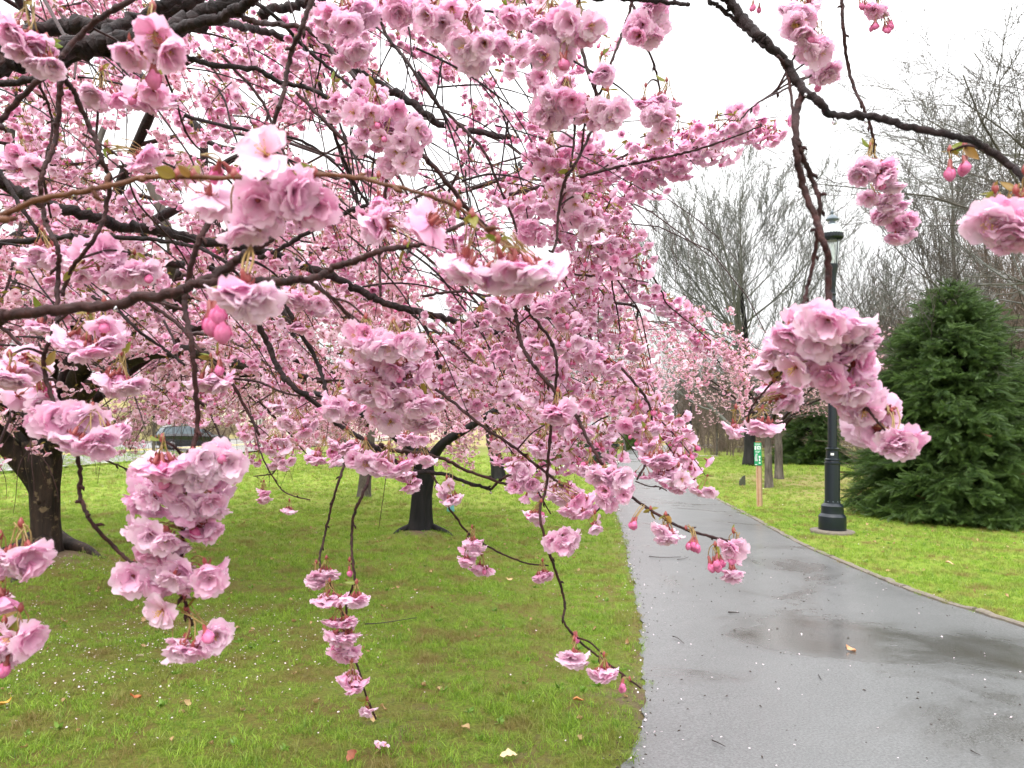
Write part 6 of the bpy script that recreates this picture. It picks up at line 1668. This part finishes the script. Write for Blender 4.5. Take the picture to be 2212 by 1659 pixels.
# ------------------------------------------------------------------ cars
def car(px, y, z, rz, paint, label, group=None):
    x = (px - CX) / F * y
    root = empty("car", (x, y, z), label, "car", group, rz)
    Lc, W = 4.7, 1.85
    pm = plain("car_paint_" + str(int(px)), paint, .22, .1, .03, 3); B = pm.node_tree.nodes["Principled BSDF"]; B.inputs['Coat Weight'].default_value = .8
    if 'car_glass' not in M:
        M['car_glass'] = plain("car_window_glass", (.10, .13, .15), .08, 0, .05, 3); M['tyre'] = plain("tyre_rubber", (.015, .015, .015), .8); M['rim'] = plain("alloy_rim", (.25, .25, .26), .3, .8); M['tail'] = plain("red_tail_lamp", (.60, .02, .03), .25)
    sec = [(-2.32, .55, .92, .78), (-2.28, .35, 1.02, .86), (-2.05, .28, 1.06, .92), (-1.2, .26, 1.08, .925), (0, .26, 1.06, .925), (1.1, .28, 1.02, .92), (1.8, .30, .95, .88), (2.2, .36, .82, .80), (2.33, .50, .70, .68)]
    a = Acc(); a.sharp = 30; V = []
    for (x_, z0, z1, hw) in sec:
        V += [(x_, -hw * .92, z0), (x_, -hw, z0 + .18), (x_, -hw, z1 - .14), (x_, -hw * .90, z1), (x_, hw * .90, z1), (x_, hw, z1 - .14), (x_, hw, z0 + .18), (x_, hw * .92, z0)]
    n = len(sec); f = [(i * 8 + j, i * 8 + (j + 1) % 8, (i + 1) * 8 + (j + 1) % 8, (i + 1) * 8 + j) for i in range(n - 1) for j in range(8)] + [tuple(range(7, -1, -1)), tuple((n - 1) * 8 + j for j in range(8))]
    a.add(np.array(V), f)
    V = []
    for (x_, z_, hw) in [(-2.0, 1.05, .84), (-1.75, 1.50, .70), (-1.2, 1.66, .66), (.2, 1.66, .66), (1.05, 1.06, .82)]:
        V += [(x_, -hw, z_), (x_, hw, z_)]
    roof = [(-1.75, 1.50, .70), (-1.2, 1.66, .67), (-.3, 1.69, .67), (.25, 1.64, .67)]
    Vr = []
    for (x_, z_, hw) in roof: Vr += [(x_, -hw, z_ - .05), (x_, -hw * .92, z_ + .01), (x_, hw * .92, z_ + .01), (x_, hw, z_ - .05)]
    m_ = len(roof); fr = [(i * 4 + j, i * 4 + (j + 1) % 4, (i + 1) * 4 + (j + 1) % 4, (i + 1) * 4 + j) for i in range(m_ - 1) for j in range(4)] + [(3, 2, 1, 0), tuple((m_ - 1) * 4 + j for j in range(4))]
    a.add(np.array(Vr), fr)
    for s_ in (-1, 1):
        for (xa, za, xb, zb) in [(-2.02, 1.04, -1.75, 1.47), (-.85, 1.05, -.80, 1.62), (.05, 1.05, .10, 1.62), (1.12, 1.03, .25, 1.60)]:
            a.tube([(xa, s_ * .83, za), (xb, s_ * .665, zb)], .035, 6)
    a.obj("body", pm, root, False)
    gl = Acc()
    gl.add([(-2.0, -.80, 1.05), (-2.0, .80, 1.05), (-1.76, .64, 1.47), (-1.76, -.64, 1.47)], [(0, 1, 2, 3)], 0, 0, False); gl.obj("rear_window", M['car_glass'], root, False)
    gl = Acc(); gl.add([(1.10, -.80, 1.04), (1.10, .80, 1.04), (.26, .63, 1.60), (.26, -.63, 1.60)], [(0, 3, 2, 1)], 0, 0, False); gl.obj("windscreen", M['car_glass'], root, False)
    for s_ in (-1, 1):
        gl = Acc(); gl.add([(-1.98, s_ * .815, 1.06), (1.08, s_ * .815, 1.06), (.22, s_ * .648, 1.60), (-1.7, s_ * .652, 1.50)], [(0, 1, 2, 3)], 0, 0, False); gl.obj("side_window", M['car_glass'], root, False)
        b = Acc(); b.box((-2.335, s_ * .58 - .14, .80), (-2.26, s_ * .58 + .14, .95)); b.obj("tail_lamp", M['tail'], root, False)
        for x_ in (-1.42, 1.45):
            w = Acc(); prof = [(.20, -.11), (.34, -.10), (.365, -.06), (.365, .06), (.34, .10), (.20, .11)]
            w.lathe(prof, 24); o = w.obj("wheel", M['tyre'], root, False); o.location = (x_, s_ * .86, .365); o.rotation_euler = (R(90), 0, 0)
            w = Acc(); w.lathe([(.03, -.118), (.21, -.112), (.225, -.10), (.225, .10), (.21, .112), (.03, .118)], 20, mod=lambda r, z, t: (r * (1 - .12 * (np.cos(5 * t) > .2) * (r < .22)), z)); r2 = w.obj("rim", M['rim'], o, False)
    return root
car(415, 49, float(terrain(np.array(-21.2), np.array(49.))), R(38), (.012, .013, .016), "dark car with a red tail lamp driving on the road behind the hanging blossoms")
car(1570, 100, 2.1, R(10), (.75, .76, .77), "white car far off between the trees across the right lawn", "white cars far across the lawn")
car(1655, 104, 2.4, R(8), (.75, .76, .77), "second white car far off, right of the first, behind the black trunk", "white cars far across the lawn")

# banner on a pole across the road
M['banner'] = plain("purple_banner", (.10, .045, .42), .6, 0, .1, 6)
y = 52.0; x = (393 - CX) / F * y; z = float(terrain(np.array(x), np.array(y)))
root = empty("banner_pole", (x, y, z), "grey pole with a narrow purple banner on the far side of the road", "banner")
a = Acc(); a.tube([(0, 0, -.2), (0, 0, 4.6)], [.09, .06], 12); a.obj("pole", M['bare_grey'], root, False)
a = Acc()
zt = at(400, 798, 52)[2] - z
n = 10; V = [(.08 + .50 * u + 0, .05 * math.sin(v * 5 + u * 2), zt - 1.3 * v) for v in np.linspace(0, 1, n) for u in (0, .5, 1)]
a.add(np.array(V), [(i * 3 + j, i * 3 + j + 1, i * 3 + j + 4, i * 3 + j + 3) for i in range(n - 1) for j in range(2)]); a.obj("banner", M['banner'], root, False)
a = Acc(); a.tube([(0, 0, zt), (.6, 0, zt)], .02, 6); a.tube([(0, 0, zt - 1.3), (.6, 0, zt - 1.3)], .02, 6); a.obj("bracket", M['bare_grey'], root, False)

# long pale building far off behind the blossoms
M['render'] = plain("cream_render", (.78, .74, .62), .8, 0, .06, .6)
M['far_glass'] = plain("far_window_glass", (.45, .46, .44), .3)
y = 118.0
x0, x1 = (470 - CX) / F * y, (1000 - CX) / F * y
base = np.array([(x0 + x1) / 2, y, 1.0]); W = x1 - x0
root = empty("long_building", base, "long low cream building far beyond the road behind the blossoms", "building")
a = Acc(); a.box((-W / 2, 0, -3), (W / 2, 14, 10.5)); a.obj("wall", M['render'], root, False)
a = Acc(); a.box((-W / 2 - .4, -.4, 10.505), (W / 2 + .4, 14.4, 11.0)); a.obj("roof", M['concrete'], root, False)
for zz in (1.5, 5.0, 8.2):
    for xx in np.arange(-W / 2 + 2, W / 2 - 2, 4.2):
        f = Acc(); f.box((xx, -.05, zz), (xx + 1.4, .02, zz + 1.7)); fo = f.obj("window", M['sign_white'], root, False)
        p = Acc(); p.box((xx + .12, -.07, zz + .12), (xx + 1.28, -.055, zz + 1.58)); p.obj("pane", M['far_glass'], fo, False)
